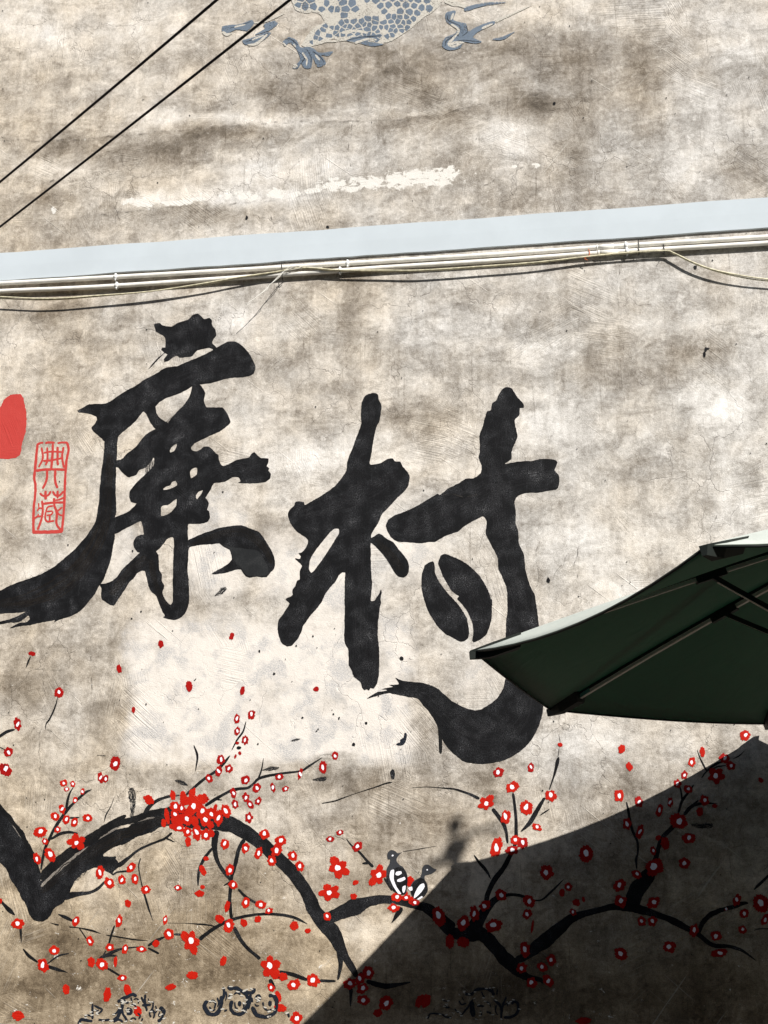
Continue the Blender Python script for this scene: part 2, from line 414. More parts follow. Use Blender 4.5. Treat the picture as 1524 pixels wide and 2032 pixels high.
def build_wall():
    def axis(lo, hi, flo, fhi, fine, coarse):
        a = list(np.arange(lo, flo, coarse)) + list(np.arange(flo, fhi, fine)) + list(np.arange(fhi, hi + coarse, coarse))
        return np.array(a)
    xs = axis(-9.0, 7.0, -3.45, 1.35, 0.0095, 0.25)
    zs = axis(0.0, 9.0, 0.35, 6.35, 0.0095, 0.25)
    X, Z = np.meshgrid(xs, zs)
    nx, nz = len(xs), len(zs)
    co = np.stack([X.ravel(), np.zeros(X.size), Z.ravel()], -1)
    # photo pixel of every wall vertex, used only to place stains where they are
    d = co - np.array(EYE)
    dz = d @ np.array(FW); dz = np.where(dz < 0.5, 0.5, dz)
    u = PW / 2 + FPX * (d @ np.array(RT)) / dz
    v = PH / 2 - FPX * (d @ np.array(UP)) / dz
    x, z = co[:, 0], co[:, 2]
    wu = u + 60 * fbm(x * 3, z * 3, 3) + 26 * fbm(x * 11, z * 11, 31)
    wv = v + 46 * fbm(x * 3, z * 3, 5) + 20 * fbm(x * 11, z * 11, 37)
    up = np.clip((z - 4.2) / 0.3, 0, 1)
    cl = (1 - up) * fbm(x * 3.2, z * 3.6, 41, 6, 0.6) + up * fbm(x * 1.9, z * 4.2, 47, 6, 0.6)
    tone = 0.555 + 0.34 * cl
    tone += 0.10 * fbm(x * 14, z * 1.6, 53)
    warm = np.full(x.shape, 0.22) + 0.22 * np.clip((700 - u) / 700, 0, 1) + 0.5 * fbm(x * 2.0, z * 2.0, 61)
    for (a, b, ra, rb, k) in DARKS:
        g = np.exp(-(((wu - a) / (ra * 1.0)) ** 2 + ((wv - b) / (rb * 1.0)) ** 2))
        tone -= 0.66 * k * g; warm += 0.3 * k * g
    for (a, b, ra, rb, k) in LIGHTS:
        g = np.exp(-(((wu - a) / ra) ** 2 + ((wv - b) / rb) ** 2))
        tone += 0.75 * k * g; warm -= 0.5 * k * g
    tone += 0.05 * np.clip((1.6 - np.abs(v - 1050) / 300), 0, 1)
    low = np.clip((v - 1500) / 420, 0, 1)
    tone -= 0.13 * low; warm += 0.80 * low
    tone += 0.04 * np.clip((-v + 500) / 400, 0, 1)
    warm -= 0.10 * np.clip((u - 900) / 500, 0, 1) * np.clip((1300 - v) / 300, 0, 1)
    # damp tide lines with a sharp upper edge
    for LX, LY, k, dep in (([0, 80, 180, 300, 420, 540, 660, 760, 830, 880, 960, 1040, 1150, 1250], [272, 280, 275, 262, 252, 243, 240, 238, 235, 225, 205, 192, 165, 150], 0.17, 34),
                           ([100, 240, 340, 470, 560, 700, 900], [436, 420, 412, 396, 378, 352, 318], 0.10, 26), ([380, 480, 620, 760, 900], [120, 112, 100, 92, 84], 0.09, 60),
                           ([540, 640, 760, 1000, 1200], [1560, 1540, 1532, 1545, 1560], 0.08, 40), ([0, 200, 420, 640], [1838, 1850, 1846, 1836], 0.08, 50)):
        q = v + 9 * fbm(x * 12, z * 12, 97) - np.interp(u, LX, LY)
        on = ((u > LX[0]) & (u < LX[-1])) * np.clip(0.55 + 1.6 * fbm(x * 1.7, z * 1.7, 101), 0, 1)
        tone -= k * on * np.where(q > 0, np.exp(-q / dep), np.exp(q / 2.5))
    # cream overpaint around and below the brushed characters
    def soft(e0, e1, q): 
        t = np.clip((q - e0) / (e1 - e0), 0, 1); return t * t * (3 - 2 * t)
    cu = u + 26 * fbm(x * 9, z * 9, 71); cv = v + 26 * fbm(x * 9, z * 9, 73)
    cream = soft(205, 285, cu) * soft(875, 780, cu) * soft(1130, 1300, cv) * soft(1548, 1488, cv)
    cream *= 1 - 0.75 * soft(1485, 1500, cv) * soft(600, 640, cu) * soft(745, 690, cu)
    cream = np.maximum(cream, 0.95 * np.exp(-(((wu - 430) / 95) ** 2 + ((wv - 1075) / 150) ** 2) ** 1.3))
    cream = np.maximum(cream, 0.85 * np.exp(-(((wu - 640) / 150) ** 2 + ((wv - 1150) / 180) ** 2) ** 1.5))
    cream = np.maximum(cream, 0.80 * np.exp(-(((wu - 800) / 90) ** 2 + ((wv - 1060) / 110) ** 2) ** 1.5))
    cream = np.maximum(cream, 0.62 * np.exp(-(((wu - 930) / 120) ** 2 + ((wv - 1330) / 100) ** 2)))
    cream = np.maximum(cream, 0.75 * np.exp(-(((wu - 240) / 40) ** 2 + ((wv - 1060) / 130) ** 2)))
    cream = np.maximum(cream, 0.55 * np.exp(-(((wu - 470) / 160) ** 2 + ((wv - 1540) / 50) ** 2)))
    cream -= 0.50 * np.clip(fbm(x * 4.5, z * 4.5, 79) * 3.2, 0, 1)
    chip = 0.095 * np.clip((v - 1700) / 250, 0, 1) + 0.03 * np.clip((600 - u) / 600, 0, 1) * np.clip((v - 900) / 300, 0, 1)
    for (a, b, ra, rb) in EFFL:
        eu = u + 14 * fbm(x * 20, z * 20, 83); ev = v + 10 * fbm(x * 20, z * 20, 89)
        chip = np.maximum(chip, 0.74 * np.exp(-(((eu - a) / (ra * 1.2)) ** 2 + ((ev - b) / (rb * 1.3)) ** 2) ** 1.5))
    cream = np.clip(cream, 0, 1)
    i = np.arange(nx * nz).reshape(nz, nx)
    f = np.stack([i[:-1, :-1].ravel(), i[:-1, 1:].ravel(), i[1:, 1:].ravel(), i[1:, :-1].ravel()], -1)
    # rear side and edges: the wall is 24 cm thick
    back = np.array([[xs[0], .24, 0], [xs[-1], .24, 0], [xs[-1], .24, zs[-1]], [xs[0], .24, zs[-1]]])
    nb = len(co)
    extra = [[nb + 1, nb, nb + 3, nb + 2], [int(i[0, 0]), nb, nb + 1, int(i[0, -1])], [int(i[-1, -1]), nb + 2, nb + 3, int(i[-1, 0])],
             [int(i[-1, 0]), nb + 3, nb, int(i[0, 0])], [int(i[0, -1]), nb + 1, nb + 2, int(i[-1, -1])]]
    co = np.vstack([co, back]); f = np.vstack([f, np.array(extra)])
    me = bpy.data.meshes.new('mural_wall')
    me.vertices.add(len(co)); me.vertices.foreach_set('co', co.ravel().astype(np.float32))
    me.loops.add(f.size); me.loops.foreach_set('vertex_index', f.ravel().astype(np.int32))
    me.polygons.add(len(f))
    me.polygons.foreach_set('loop_start', (np.arange(len(f)) * 4).astype(np.int32))
    for nm, ar in (('tone', tone), ('warm', warm), ('cream', cream), ('chip', chip)):
        at = me.attributes.new(nm, 'FLOAT', 'POINT')
        ar = np.concatenate([ar, np.full(4, ar.mean())])
        at.data.foreach_set('value', ar.astype(np.float32))
    me.update(calc_edges=True)
    me.validate()
    me.materials.append(M_WALL)
    o = link('mural_wall', me)
    tag(o, 'tall weathered plaster wall painted with black brushed characters and red plum blossom', 'wall')
    return o


WALL = build_wall()
LAYER = [0.0006]


def nextoff(step=0.000003):
    LAYER[0] += step
    return LAYER[0]


# ------------------------------------------------------------------ painted shapes on the wall
def fr(ox, oy, s, pts):
    return [(ox + p[0] / s, oy + p[1] / s) + tuple(q / s for q in p[2:]) for p in pts]


def smooth_loop(pts, step=3.0, tension=0.5):
    """Catmull-Rom through a closed loop"""
    out = []
    n = len(pts)
    for k in range(n):
        p0, p1, p2, p3 = [Vector(pts[(k + q) % n][:2]) for q in (-1, 0, 1, 2)]
        L = (p2 - p1).length
        m = max(1, int(L / step))
        a = min(1.0, L / max(1e-6, (p1 - p0).length)) * 0.42
        b = min(1.0, L / max(1e-6, (p3 - p2).length)) * 0.42
        t1 = (p2 - p0) * a; t2 = (p3 - p1) * b
        if t1.length > L: t1 *= L / t1.length
        if t2.length > L: t2 *= L / t2.length
        for q in range(m):
            t = q / m
            h00 = 2 * t ** 3 - 3 * t * t + 1; h10 = t ** 3 - 2 * t * t + t
            h01 = -2 * t ** 3 + 3 * t * t; h11 = t ** 3 - t * t
            out.append(p1 * h00 + t1 * h10 + p2 * h01 + t2 * h11)
    return out


def jitter(loop, amp):
    n = len(loop)
    if amp <= 0: return loop
    r1 = [rng.uniform(-1, 1) for _ in range(n)]
    r2 = [rng.uniform(-1, 1) for _ in range(max(3, n // 4))]
    out = []
    for k in range(n):
        d = loop[(k + 1) % n] - loop[k - 1]
        if d.length < 1e-6: out.append(loop[k]); continue
        nn = Vector((d.y, -d.x)).normalized()
        q = k * len(r2) / n; i = int(q); w = q - i
        lo = r2[i % len(r2)] * (1 - w) + r2[(i + 1) % len(r2)] * w
        out.append(loop[k] + nn * amp * (0.55 * r1[k] + 0.9 * lo))
    return out


def straight_loop(pts, step):
    out = []
    for a, b in zip(pts, pts[1:] + pts[:1]):
        a, b = Vector(a[:2]), Vector(b[:2])
        m = max(1, int((b - a).length / step))
        out += [a.lerp(b, i / m) for i in range(m)]
    return out


def paint(name, pts, mat, parent, holes=(), amp=0.7, step=3.0, off=None, straight=False):
    off = nextoff() if off is None else off
    loops = [jitter(straight_loop(list(pts), step) if straight else smooth_loop(pts, step), amp)] + [jitter(smooth_loop(h, step), amp * 0.8) for h in holes]
    flat = [v for lp in loops for v in lp]
    tris = geometry.tessellate_polygon([[Vector((p.x, p.y, 0)) for p in lp] for lp in loops])
    V = [wp(p.x, p.y, off) for p in flat]
    F = []
    for a, b, c in tris:
        n = (V[b] - V[a]).cross(V[c] - V[a])
        F.append((a, b, c) if n.y < 0 else (a, c, b))
    return mesh(name, V, F, mat, parent)


def spline(pts, step=4.0):
    """open Catmull-Rom through (x, y, w)"""
    P = [Vector(p) for p in pts]
    if len(P) == 2:
        P = [P[0], (P[0] + P[1]) / 2, P[1]]
    Q = [P[0] * 2 - P[1]] + P + [P[-1] * 2 - P[-2]]
    out = []
    for k in range(1, len(Q) - 2):
        p0, p1, p2, p3 = Q[k - 1], Q[k], Q[k + 1], Q[k + 2]
        m = max(2, int((p2 - p1).xy.length / step))
        for i in range(m):
            t = i / m
            out.append(0.5 * ((2 * p1) + (p2 - p0) * t + (2 * p0 - 5 * p1 + 4 * p2 - p3) * t * t + (3 * p1 - p0 - 3 * p2 + p3) * t ** 3))
    out.append(Q[-2])
    return out


def ribbon_data(pts, off, jit=0.10, step=4.0, cap=True):
    S = spline(pts, step)
    n = len(S)
    V, U = [], []
    run = 0.0
    lo = [rng.uniform(-1, 1) for _ in range(n // 3 + 3)]
    hi = [rng.uniform(-1, 1) for _ in range(n // 3 + 3)]
    for k, p in enumerate(S):
        a, b = S[max(0, k - 1)], S[min(n - 1, k + 1)]
        d = (b - a).xy
        d = d.normalized() if d.length > 1e-6 else Vector((1, 0))
        nn = Vector((d.y, -d.x))
        w = max(0.6, p.z) / 2
        if cap:
            e = min(k, n - 1 - k) * step
            if e < w: w *= 0.55 + 0.45 * math.sqrt(max(0.0, 1 - (1 - e / w) ** 2))
        i = k // 3; f = (k % 3) / 3
        ja = 1 + jit * (lo[i] * (1 - f) + lo[i + 1] * f + 0.35 * rng.uniform(-1, 1))
        jb = 1 + jit * (hi[i] * (1 - f) + hi[i + 1] * f + 0.35 * rng.uniform(-1, 1))
        if k: run += (p - S[k - 1]).xy.length
        pa, pb = p.xy + nn * w * ja, p.xy - nn * w * jb
        V += [wp(pa.x, pa.y, off), wp(pb.x, pb.y, off)]
        U += [(run / 30.0, -1.0), (run / 30.0, 1.0)]
    F = []
    for k in range(n - 1):
        a, b, c, d = 2 * k, 2 * k + 1, 2 * k + 3, 2 * k + 2
        nrm = (V[b] - V[a]).cross(V[c] - V[a])
        F.append((a, b, c, d) if nrm.y < 0 else (a, d, c, b))
    return V, F, U


def ribbon(name, pts, mat, parent, jit=0.10, step=4.0, cap=True):
    V, F, U = ribbon_data(pts, nextoff(), jit, step, cap)
    return mesh(name, V, F, mat, parent, U)


def ribbons(name, lists, mat, parent, jit=0.10, step=3.0):
    """several ribbons joined into one painted mark"""
    V, F, U = [], [], []
    for pts in lists:
        v, f, u = ribbon_data(pts, nextoff(0.000003), jit, step)
        k = len(V); V += v; U += u
        F += [tuple(i + k for i in q) for q in f]
    return mesh(name, V, F, mat, parent, U)


# --- the ledge: a raised painted band, 14 mm proud of the plaster
def ledge():
    z0, z1 = wp(760, 507.5).z, wp(760, 448.5).z
    t = 0.014
    xs = np.linspace(-8.9, 6.9, 220)
    V, F = [], []
    for x in xs:
        a = 0.0022 * math.sin(x * 9.1) * math.sin(x * 3.3) + rng.uniform(-.0012, .0012)
        b = 0.0018 * math.sin(x * 7.7 + 1) + rng.uniform(-.0012, .0012)
        V += [(x, -0.001, z0 + a), (x, -t, z0 + a + .002), (x, -t - .001, (z0 + z1) / 2), (x, -t, z1 + b - .003), (x, -0.001, z1 + b)]
    for k in range(len(xs) - 1):
        for j in range(4):
            a = 5 * k + j
            F.append((a, a + 5, a + 6, a + 1))
    F += [(0, 1, 2, 3, 4), tuple(5 * (len(xs) - 1) + q for q in (4, 3, 2, 1, 0))]
    tag(mesh('ledge', V, F, M_LEDGE, WALL), 'pale blue painted ledge band across the wall')


ledge()

# --- brushed characters
R1 = lambda p: fr(0, 600, 4.7625, p)
R2 = lambda p: fr(260, 600, 4.7625, p)
R3 = lambda p: fr(0, 900, 4.7625, p)
R4 = lambda p: fr(260, 900, 4.7625, p)
R5 = lambda p: fr(540, 760, 4.7625, p)
R6 = lambda p: fr(540, 1020, 4.7625, p)
R7 = lambda p: fr(740, 740, 3.81, p)
R8 = lambda p: fr(700, 1180, 3.6286, p)


def characters():
    lian = empty('painted_character', (0, 0, 0), WALL)
    lian['label'] = 'large black brushed character at the left with a long sweeping tail'
    S = 'brush_stroke'
    paint(S, R2([(215, 210), (265, 195), (300, 220), (380, 230), (430, 200), (500, 175), (545, 160), (580, 120), (630, 105), (665, 130), (690, 155),
                 (740, 145), (765, 165), (768, 220), (795, 255), (805, 315), (780, 350), (765, 385), (790, 410), (820, 445), (835, 490), (800, 470),
                 (765, 440), (740, 432), (620, 460), (585, 505), (540, 518), (460, 525), (430, 505), (400, 520), (350, 555), (315, 560), (312, 535),
                 (345, 490), (320, 478), (230, 570), (165, 635), (200, 580), (260, 515), (310, 475), (285, 450), (295, 428), (325, 430), (325, 360),
                 (310, 320), (235, 275), (225, 240)]), M_BLACK, lian)
    paint(S, R2([(-508, 1022), (-450, 990), (-393, 965), (-320, 958), (-238, 955), (-153, 905), (-50, 840), (52, 780), (150, 715), (260, 660), (320, 620),
                 (440, 600), (580, 540), (740, 470), (790, 440), (830, 415), (905, 375), (960, 368), (1010, 380), (1080, 435), (1130, 500), (1150, 545),
                 (1175, 600), (1165, 660), (1150, 685), (1080, 705), (960, 710), (900, 725), (780, 755), (665, 775), (575, 795), (520, 830), (460, 860),
                 (400, 880), (330, 905), (270, 945), (230, 985), (170, 1020), (115, 1035), (52, 1110), (-38, 1195), (-118, 1265), (-128, 1310),
                 (-243, 1320), (-278, 1290), (-318, 1255), (-358, 1220), (-373, 1185), (-343, 1150), (-323, 1110), (-333, 1080), (-418, 1048), (-498, 1040)]),
          M_BLACK, lian)
    paint(S, R3([(1000, -150), (1115, -150), (1110, -100), (1105, 0), (1100, 130), (1095, 250), (1095, 400), (1098, 560), (1085, 610), (1080, 700),
                 (1085, 780), (1065, 900), (1045, 1000), (1020, 1080), (985, 1180), (960, 1220), (935, 1260), (880, 1350), (830, 1410), (770, 1480),
                 (690, 1530), (600, 1560), (545, 1580), (500, 1605), (520, 1575), (440, 1590), (360, 1605), (270, 1625), (200, 1630), (95, 1650),
                 (180, 1600), (250, 1595), (285, 1560), (270, 1530), (190, 1590), (100, 1595), (0, 1615), (-60, 1630), (-60, 1605), (60, 1570),
                 (180, 1530), (245, 1495), (180, 1505), (0, 1515), (-200, 1510), (-420, 1500), (-400, 1430), (-200, 1360), (0, 1295), (100, 1245),
                 (250, 1190), (400, 1130), (520, 1060), (600, 995), (720, 890), (830, 760), (900, 650), (920, 560), (935, 450), (945, 300), (960, 150),
                 (975, 50), (985, -30)]), M_BLACK, lian)
    paint(S, R2([(115, 1020), (225, 985), (240, 1050), (270, 1090), (320, 1125), (350, 1140), (340, 1185), (240, 1200), (200, 1160), (165, 1100), (140, 1050)]),
          M_BLACK, lian)
    q = lambda L: [(x, y + 1429) for x, y in L]
    outer = [(580, 780), (600, 768), (640, 770), (665, 790), (690, 840), (700, 860), (690, 920), (695, 950), (715, 992), (790, 990), (870, 995), (900, 1040),
             (940, 1130), (920, 1160), (850, 1215), (790, 1240), (680, 1290), (600, 1330), (568, 1370), (580, 1400), (620, 1405), (660, 1385), (690, 1362),
             (730, 1360), (770, 1390), (800, 1425), (828, 1445), (832, 1490), (855, 1535), (890, 1545), (940, 1520), (1000, 1490), (1060, 1475),
             (1120, 1465), (1140, 1430), (1165, 1415), (1200, 1450), (1220, 1465), (1300, 1478), (1300, 1505), (1280, 1550), (1308, 1570), (1300, 1590),
             (1322, 1620), (1315, 1660), (1270, 1700), (1200, 1710), (1130, 1710), (1012, 1705), (1035, 1690), (1015, 1655), (960, 1655), (900, 1690),
             (830, 1705), (785, 1710), (740, 1790), (700, 1850)]
    outer += q([(715, 435), (733, 470), (730, 505), (720, 530), (740, 545), (748, 600), (730, 640), (690, 660), (545, 668), (540, 690), (540, 810),
                (545, 900), (540, 960), (538, 1100), (545, 1200), (550, 1400), (540, 1450), (520, 1500), (480, 1545), (420, 1570), (350, 1565),
                (300, 1545), (320, 1535), (300, 1500), (260, 1410), (240, 1350), (190, 1300), (165, 1250), (155, 1200), (130, 1110), (110, 1105),
                (60, 1130), (20, 1190), (-8, 1210), (-58, 1280), (-108, 1360), (-168, 1435), (-228, 1410), (-278, 1375), (-283, 1320), (-278, 1270),
                (-298, 1235), (-253, 1230), (-188, 1210), (-138, 1170), (-88, 1100), (2, 1010), (85, 935), (60, 930), (30, 890), (22, 840), (45, 790),
                (90, 765), (118, 765), (110, 690), (92, 640), (62, 650), (-38, 700), (-108, 740), (-160, 762), (-160, 612), (-88, 575), (-18, 540),
                (40, 490), (52, 470), (2, 460), (-16, 420), (-16, 360), (2, 330), (62, 260), (162, 170), (212, 110), (217, 40)])
    outer += [(212, 1470), (142, 1560), (72, 1590), (52, 1630), (-18, 1655), (-48, 1640), (-88, 1600), (-118, 1560), (-138, 1555), (-158, 1500), (-88, 1480),
              (-38, 1430), (52, 1360), (102, 1290), (182, 1220), (232, 1195), (330, 1170), (360, 1120), (430, 1040), (500, 970), (550, 890), (575, 810)]
    holes = [[(365, 1400), (390, 1360), (432, 1335), (432, 1355), (405, 1405), (370, 1420)],
             [(565, 1590), (590, 1568), (622, 1565), (620, 1625), (590, 1650), (568, 1660), (560, 1620)],
             q([(300, 335), (330, 310), (370, 300), (385, 270), (420, 258), (437, 280), (435, 300), (380, 330), (310, 347)]),
             q([(285, 505), (310, 490), (345, 490), (370, 475), (428, 430), (425, 490), (380, 550), (330, 580), (285, 590)]),
             q([(615, 395), (640, 360), (680, 345), (660, 390), (625, 430), (615, 420)]),
             q([(390, 790), (400, 800), (405, 870), (400, 1000), (395, 1200), (395, 1400), (375, 1425), (350, 1410), (310, 1360), (295, 1310), (315, 1250),
                (290, 1200), (290, 1140), (265, 1090), (262, 960), (240, 925), (270, 900), (310, 850), (340, 810)])]
    paint(S, R2(outer), M_BLACK, lian, [R2(h) for h in holes])
    paint(S, R4([(535, 830), (545, 815), (600, 790), (700, 745), (830, 705), (920, 685), (1010, 678), (1070, 685), (1140, 710), (1190, 730), (1215, 745),
                 (1250, 790), (1290, 850), (1330, 920), (1355, 980), (1362, 1030), (1350, 1090), (1310, 1130), (1280, 1165), (1190, 1165), (1120, 1175),
                 (1085, 1160), (1060, 1130), (1040, 1095), (990, 1095), (900, 1125), (800, 1140), (755, 1140), (790, 1115), (870, 1075), (920, 1040),
                 (955, 1000), (950, 960), (930, 910), (880, 885), (835, 850), (770, 855), (640, 865), (560, 885), (535, 905)]), M_BLACK, lian)
    tag(paint(S, R4([(840, 845), (900, 872), (1040, 895), (1200, 920), (1240, 970), (1300, 1090), (1285, 1150), (1190, 1158), (1090, 1148), (1050, 1090),
                     (1000, 1040), (960, 985), (930, 905)]), M_GREY, lian), 'thin grey stroke inside the comma-shaped tail')

    cun = empty('painted_character', (0, 0, 0), WALL)
    cun['label'] = 'large black brushed character in the middle with a coffee bean in its hook'
    top = [(150, 1268), (150, 1230), (175, 1190), (210, 1160), (215, 1130), (250, 1115), (300, 1125), (310, 1150), (400, 1100), (500, 1040), (590, 980), (650, 910),
           (700, 830), (705, 800), (710, 750), (735, 680), (770, 590), (800, 500), (830, 430), (845, 380), (838, 280), (850, 180),
           (880, 115), (900, 105), (960, 95), (1000, 110), (1005, 150), (1030, 210), (1030, 280), (1010, 370), (985, 410), (965, 500), (950, 580),
           (940, 650), (925, 765), (1000, 765), (1050, 745), (1090, 720), (1140, 715), (1160, 738), (1210, 745), (1230, 785), (1270, 830), (1300, 890),
           (1290, 960), (1250, 1020), (1200, 1070), (1140, 1130), (1080, 1200), (1040, 1240), (1000, 1330), (960, 1390), (935, 1440), (930, 1520),
           (932, 1600), (935, 1780)]
    bot = [(943, 640), (940, 700), (935, 820), (965, 815), (990, 780), (1015, 750), (1028, 710), (1035, 745), (1025, 800), (1030, 830), (1015, 900),
           (1005, 1000), (1000, 1100), (1005, 1200), (1012, 1300), (1012, 1440), (1010, 1520), (1000, 1580), (985, 1620), (960, 1650), (930, 1645), (915, 1668),
           (895, 1655), (870, 1665), (850, 1640), (835, 1590), (770, 1540), (750, 1480), (725, 1430), (722, 1300), (715, 1270), (690, 1225), (680, 1180),
           (685, 950), (685, 700), (690, 550), (665, 548), (630, 580), (600, 640), (550, 690), (500, 760), (450, 860), (380, 940), (300, 1050), (280, 1110),
           (240, 1180), (190, 1240), (140, 1250), (90, 1220), (60, 1150), (50, 1090), (60, 1010), (100, 950), (130, 900), (165, 845), (130, 805),
           (170, 785), (195, 760), (190, 720), (215, 680), (235, 630), (260, 620), (260, 540), (285, 490), (250, 455), (215, 420), (265, 425), (270, 400),
           (248, 370), (275, 365), (310, 330), (335, 280), (340, 245), (300, 210), (230, 160), (180, 100)]
    paint(S, R5(top + [(x, y + 1238) for x, y in bot]), M_BLACK, cun,
          [R6([(555, 165), (590, 138), (630, 140), (630, 180), (590, 250), (520, 360), (460, 450), (400, 530), (370, 555), (350, 520), (355, 450), (380, 390),
               (430, 320), (490, 240)])])
    paint(S, R6([(940, 225), (960, 215), (1010, 185), (1050, 205), (1080, 230), (1140, 260), (1200, 335), (1250, 400), (1285, 460), (1292, 530), (1275, 580),
                 (1240, 600), (1190, 590), (1150, 545), (1110, 470), (1050, 390), (1000, 330), (950, 285), (920, 262), (915, 235)]), M_BLACK, cun)
    a = R7([(1010, 1620), (975, 1540), (950, 1480), (945, 1400), (900, 1310), (870, 1250), (852, 1210), (860, 1120), (832, 1085), (760, 1120), (690, 1160),
            (640, 1200), (540, 1235), (470, 1275), (350, 1285), (260, 1280), (170, 1270), (120, 1215), (98, 1160), (115, 1110), (160, 1080), (240, 1050),
            (340, 1000), (430, 945), (490, 912), (505, 920), (560, 880), (650, 830), (700, 800), (760, 795), (815, 755), (820, 700), (800, 640), (810, 600),
            (805, 480), (825, 420), (845, 350), (865, 290), (890, 282), (900, 235), (930, 210), (950, 165),
            (975, 125), (1010, 108), (1050, 120), (1090, 180), (1140, 235), (1140, 265), (1110, 265), (1105, 320), (1075, 350), (1080, 410), (1092, 480),
            (1060, 560), (1050, 600), (1045, 650), (1000, 685), (1100, 670), (1200, 665), (1260, 650), (1370, 655), (1395, 675), (1375, 735), (1405, 770),
            (1408, 830), (1390, 880), (1330, 890), (1240, 905), (1150, 910), (1090, 935), (1070, 970), (1082, 1050), (1080, 1140), (1100, 1200),
            (1105, 1290), (1145, 1380), (1150, 1480), (1185, 1600), (1220, 1670)])
    b = R8([(1325, 100), (1338, 200), (1345, 280), (1352, 420), (1362, 600), (1372, 760), (1368, 850), (1340, 950), (1290, 1040), (1220, 1120), (1120, 1180),
            (1000, 1215), (900, 1220), (800, 1200), (720, 1140), (660, 1070), (625, 1000), (605, 940), (570, 870), (510, 800), (470, 750), (400, 740),
            (320, 720), (260, 710), (180, 728), (105, 748), (170, 705), (245, 688), (200, 680), (290, 662), (260, 650), (330, 642), (305, 597), (360, 618),
            (420, 625), (500, 635), (560, 650), (610, 675), (660, 720), (720, 770), (800, 810), (870, 832), (920, 825), (980, 790), (1040, 745),
            (1080, 680), (1100, 590), (1095, 555), (1100, 450), (1100, 310), (1105, 200), (1115, 100)])
    paint(S, a + b, M_BLACK, cun)
    b1 = R7([(378, 1676), (365, 1600), (372, 1520), (390, 1460), (420, 1435), (455, 1425), (465, 1450), (470, 1510), (500, 1580), (560, 1660), (620, 1720),
             (680, 1800), (710, 1860)]) + R8([(829, 218), (838, 270), (830, 310), (800, 335), (770, 335), (740, 320), (680, 290), (620, 240), (560, 150), (520, 60)])
    b2 = R7([(650, 1690), (590, 1640), (540, 1560), (510, 1490), (493, 1440), (510, 1385), (545, 1370), (590, 1385), (660, 1415), (740, 1470), (820, 1550),
             (870, 1640), (895, 1720)]) + R8([(1003, 20), (1003, 130), (990, 210), (960, 290), (920, 325), (870, 345), (858, 330), (870, 270), (858, 200), (830, 130),
                                              (790, 70), (750, 30)])
    tag(paint(S, b1, M_BLACK, cun), 'left half of the painted coffee bean')
    tag(paint(S, b2, M_BLACK, cun), 'right half of the painted coffee bean')
    # paler bristle streaks dragged through the wet black
    st = [(lian, R2([(-300, 1020, 90), (-50, 1000, 150), (200, 850, 160), (500, 690, 170), (800, 590, 190), (1080, 540, 190)]), M_CHAR),
          (lian, R3([(1045, 0, 90), (1020, 300, 110), (1000, 560, 140), (900, 850, 190), (740, 1100, 230), (480, 1300, 230), (200, 1400, 170), (0, 1420, 120)]), M_UMBER),
          (lian, R2([(600, 850, 70), (600, 960, 110), (480, 1060, 120), (330, 1210, 130), (100, 1430, 110), (0, 1560, 90)]), M_CHAR),
          (lian, R2([(330, 1260, 110), (550, 1200, 150), (800, 1120, 150)]), M_CHAR),
          (lian, R4([(200, 60, 150), (180, 300, 150), (180, 600, 150), (170, 820, 120)]), M_CHAR), (lian, R4([(470, 20, 120), (490, 350, 130), (470, 700, 120), (470, 1000, 120), (470, 1350, 120)]), M_CHAR),
          (lian, R4([(640, 330, 100), (800, 200, 130), (1000, 130, 140), (1200, 160, 160)]), M_CHAR), (lian, R4([(-200, 1330, 100), (0, 1110, 110), (150, 980, 110)]), M_UMBER),
          (lian, R4([(190, 1000, 80), (230, 1240, 80), (330, 1450, 80)]), M_UMBER), (lian, R4([(560, 860, 40), (800, 780, 90), (1050, 740, 100), (1250, 880, 90), (1330, 1040, 50)]), M_UMBER),
          (lian, R2([(320, 260, 70), (500, 300, 180), (730, 270, 160)]), M_CHAR),
          (cun, R5([(930, 140, 110), (930, 330, 130), (880, 560, 120), (810, 800, 160), (800, 1050, 240)]), M_CHAR), (cun, R5([(1200, 850, 120), (950, 1000, 240), (600, 1150, 240), (260, 1260, 160)]), M_CHAR),
          (cun, R6([(800, 100, 180), (810, 500, 190), (830, 900, 190), (850, 1300, 220), (910, 1580, 130)]), M_CHAR), (cun, R6([(560, 450, 150), (400, 700, 150), (240, 950, 170), (140, 1160, 110)]), M_CHAR),
          (cun, R6([(980, 240, 50), (1120, 390, 110), (1230, 530, 100)]), M_UMBER),
          (cun, R7([(1030, 180, 100), (960, 420, 190), (920, 650, 180), (950, 900, 220), (970, 1150, 180), (1040, 1450, 150), (1110, 1700, 170), (1130, 1850, 170)]), M_CHAR),
          (cun, R7([(1350, 760, 180), (1100, 800, 180), (800, 900, 200), (500, 1060, 210), (230, 1180, 130)]), M_CHAR),
          (cun, R8([(1230, 600, 180), (1210, 850, 220), (1040, 1020, 260), (860, 1010, 280), (680, 880, 200), (520, 730, 120), (330, 690, 40)]), M_CHAR),
          (cun, R7([(440, 1500, 60), (480, 1680, 130), (600, 1850, 140)]), M_CHAR), (cun, R7([(560, 1440, 90), (720, 1620, 160), (820, 1850, 140)]), M_CHAR)]
    for par, p, m in st:
        ribbon(S, p, m, par, 0.05)
    # dry splash beside the hook and thin bristle marks
    ribbon(S, R8([(622, 940, 18), (628, 1000, 30), (632, 1080, 30), (632, 1145, 22)]), M_DRY, cun)


characters()


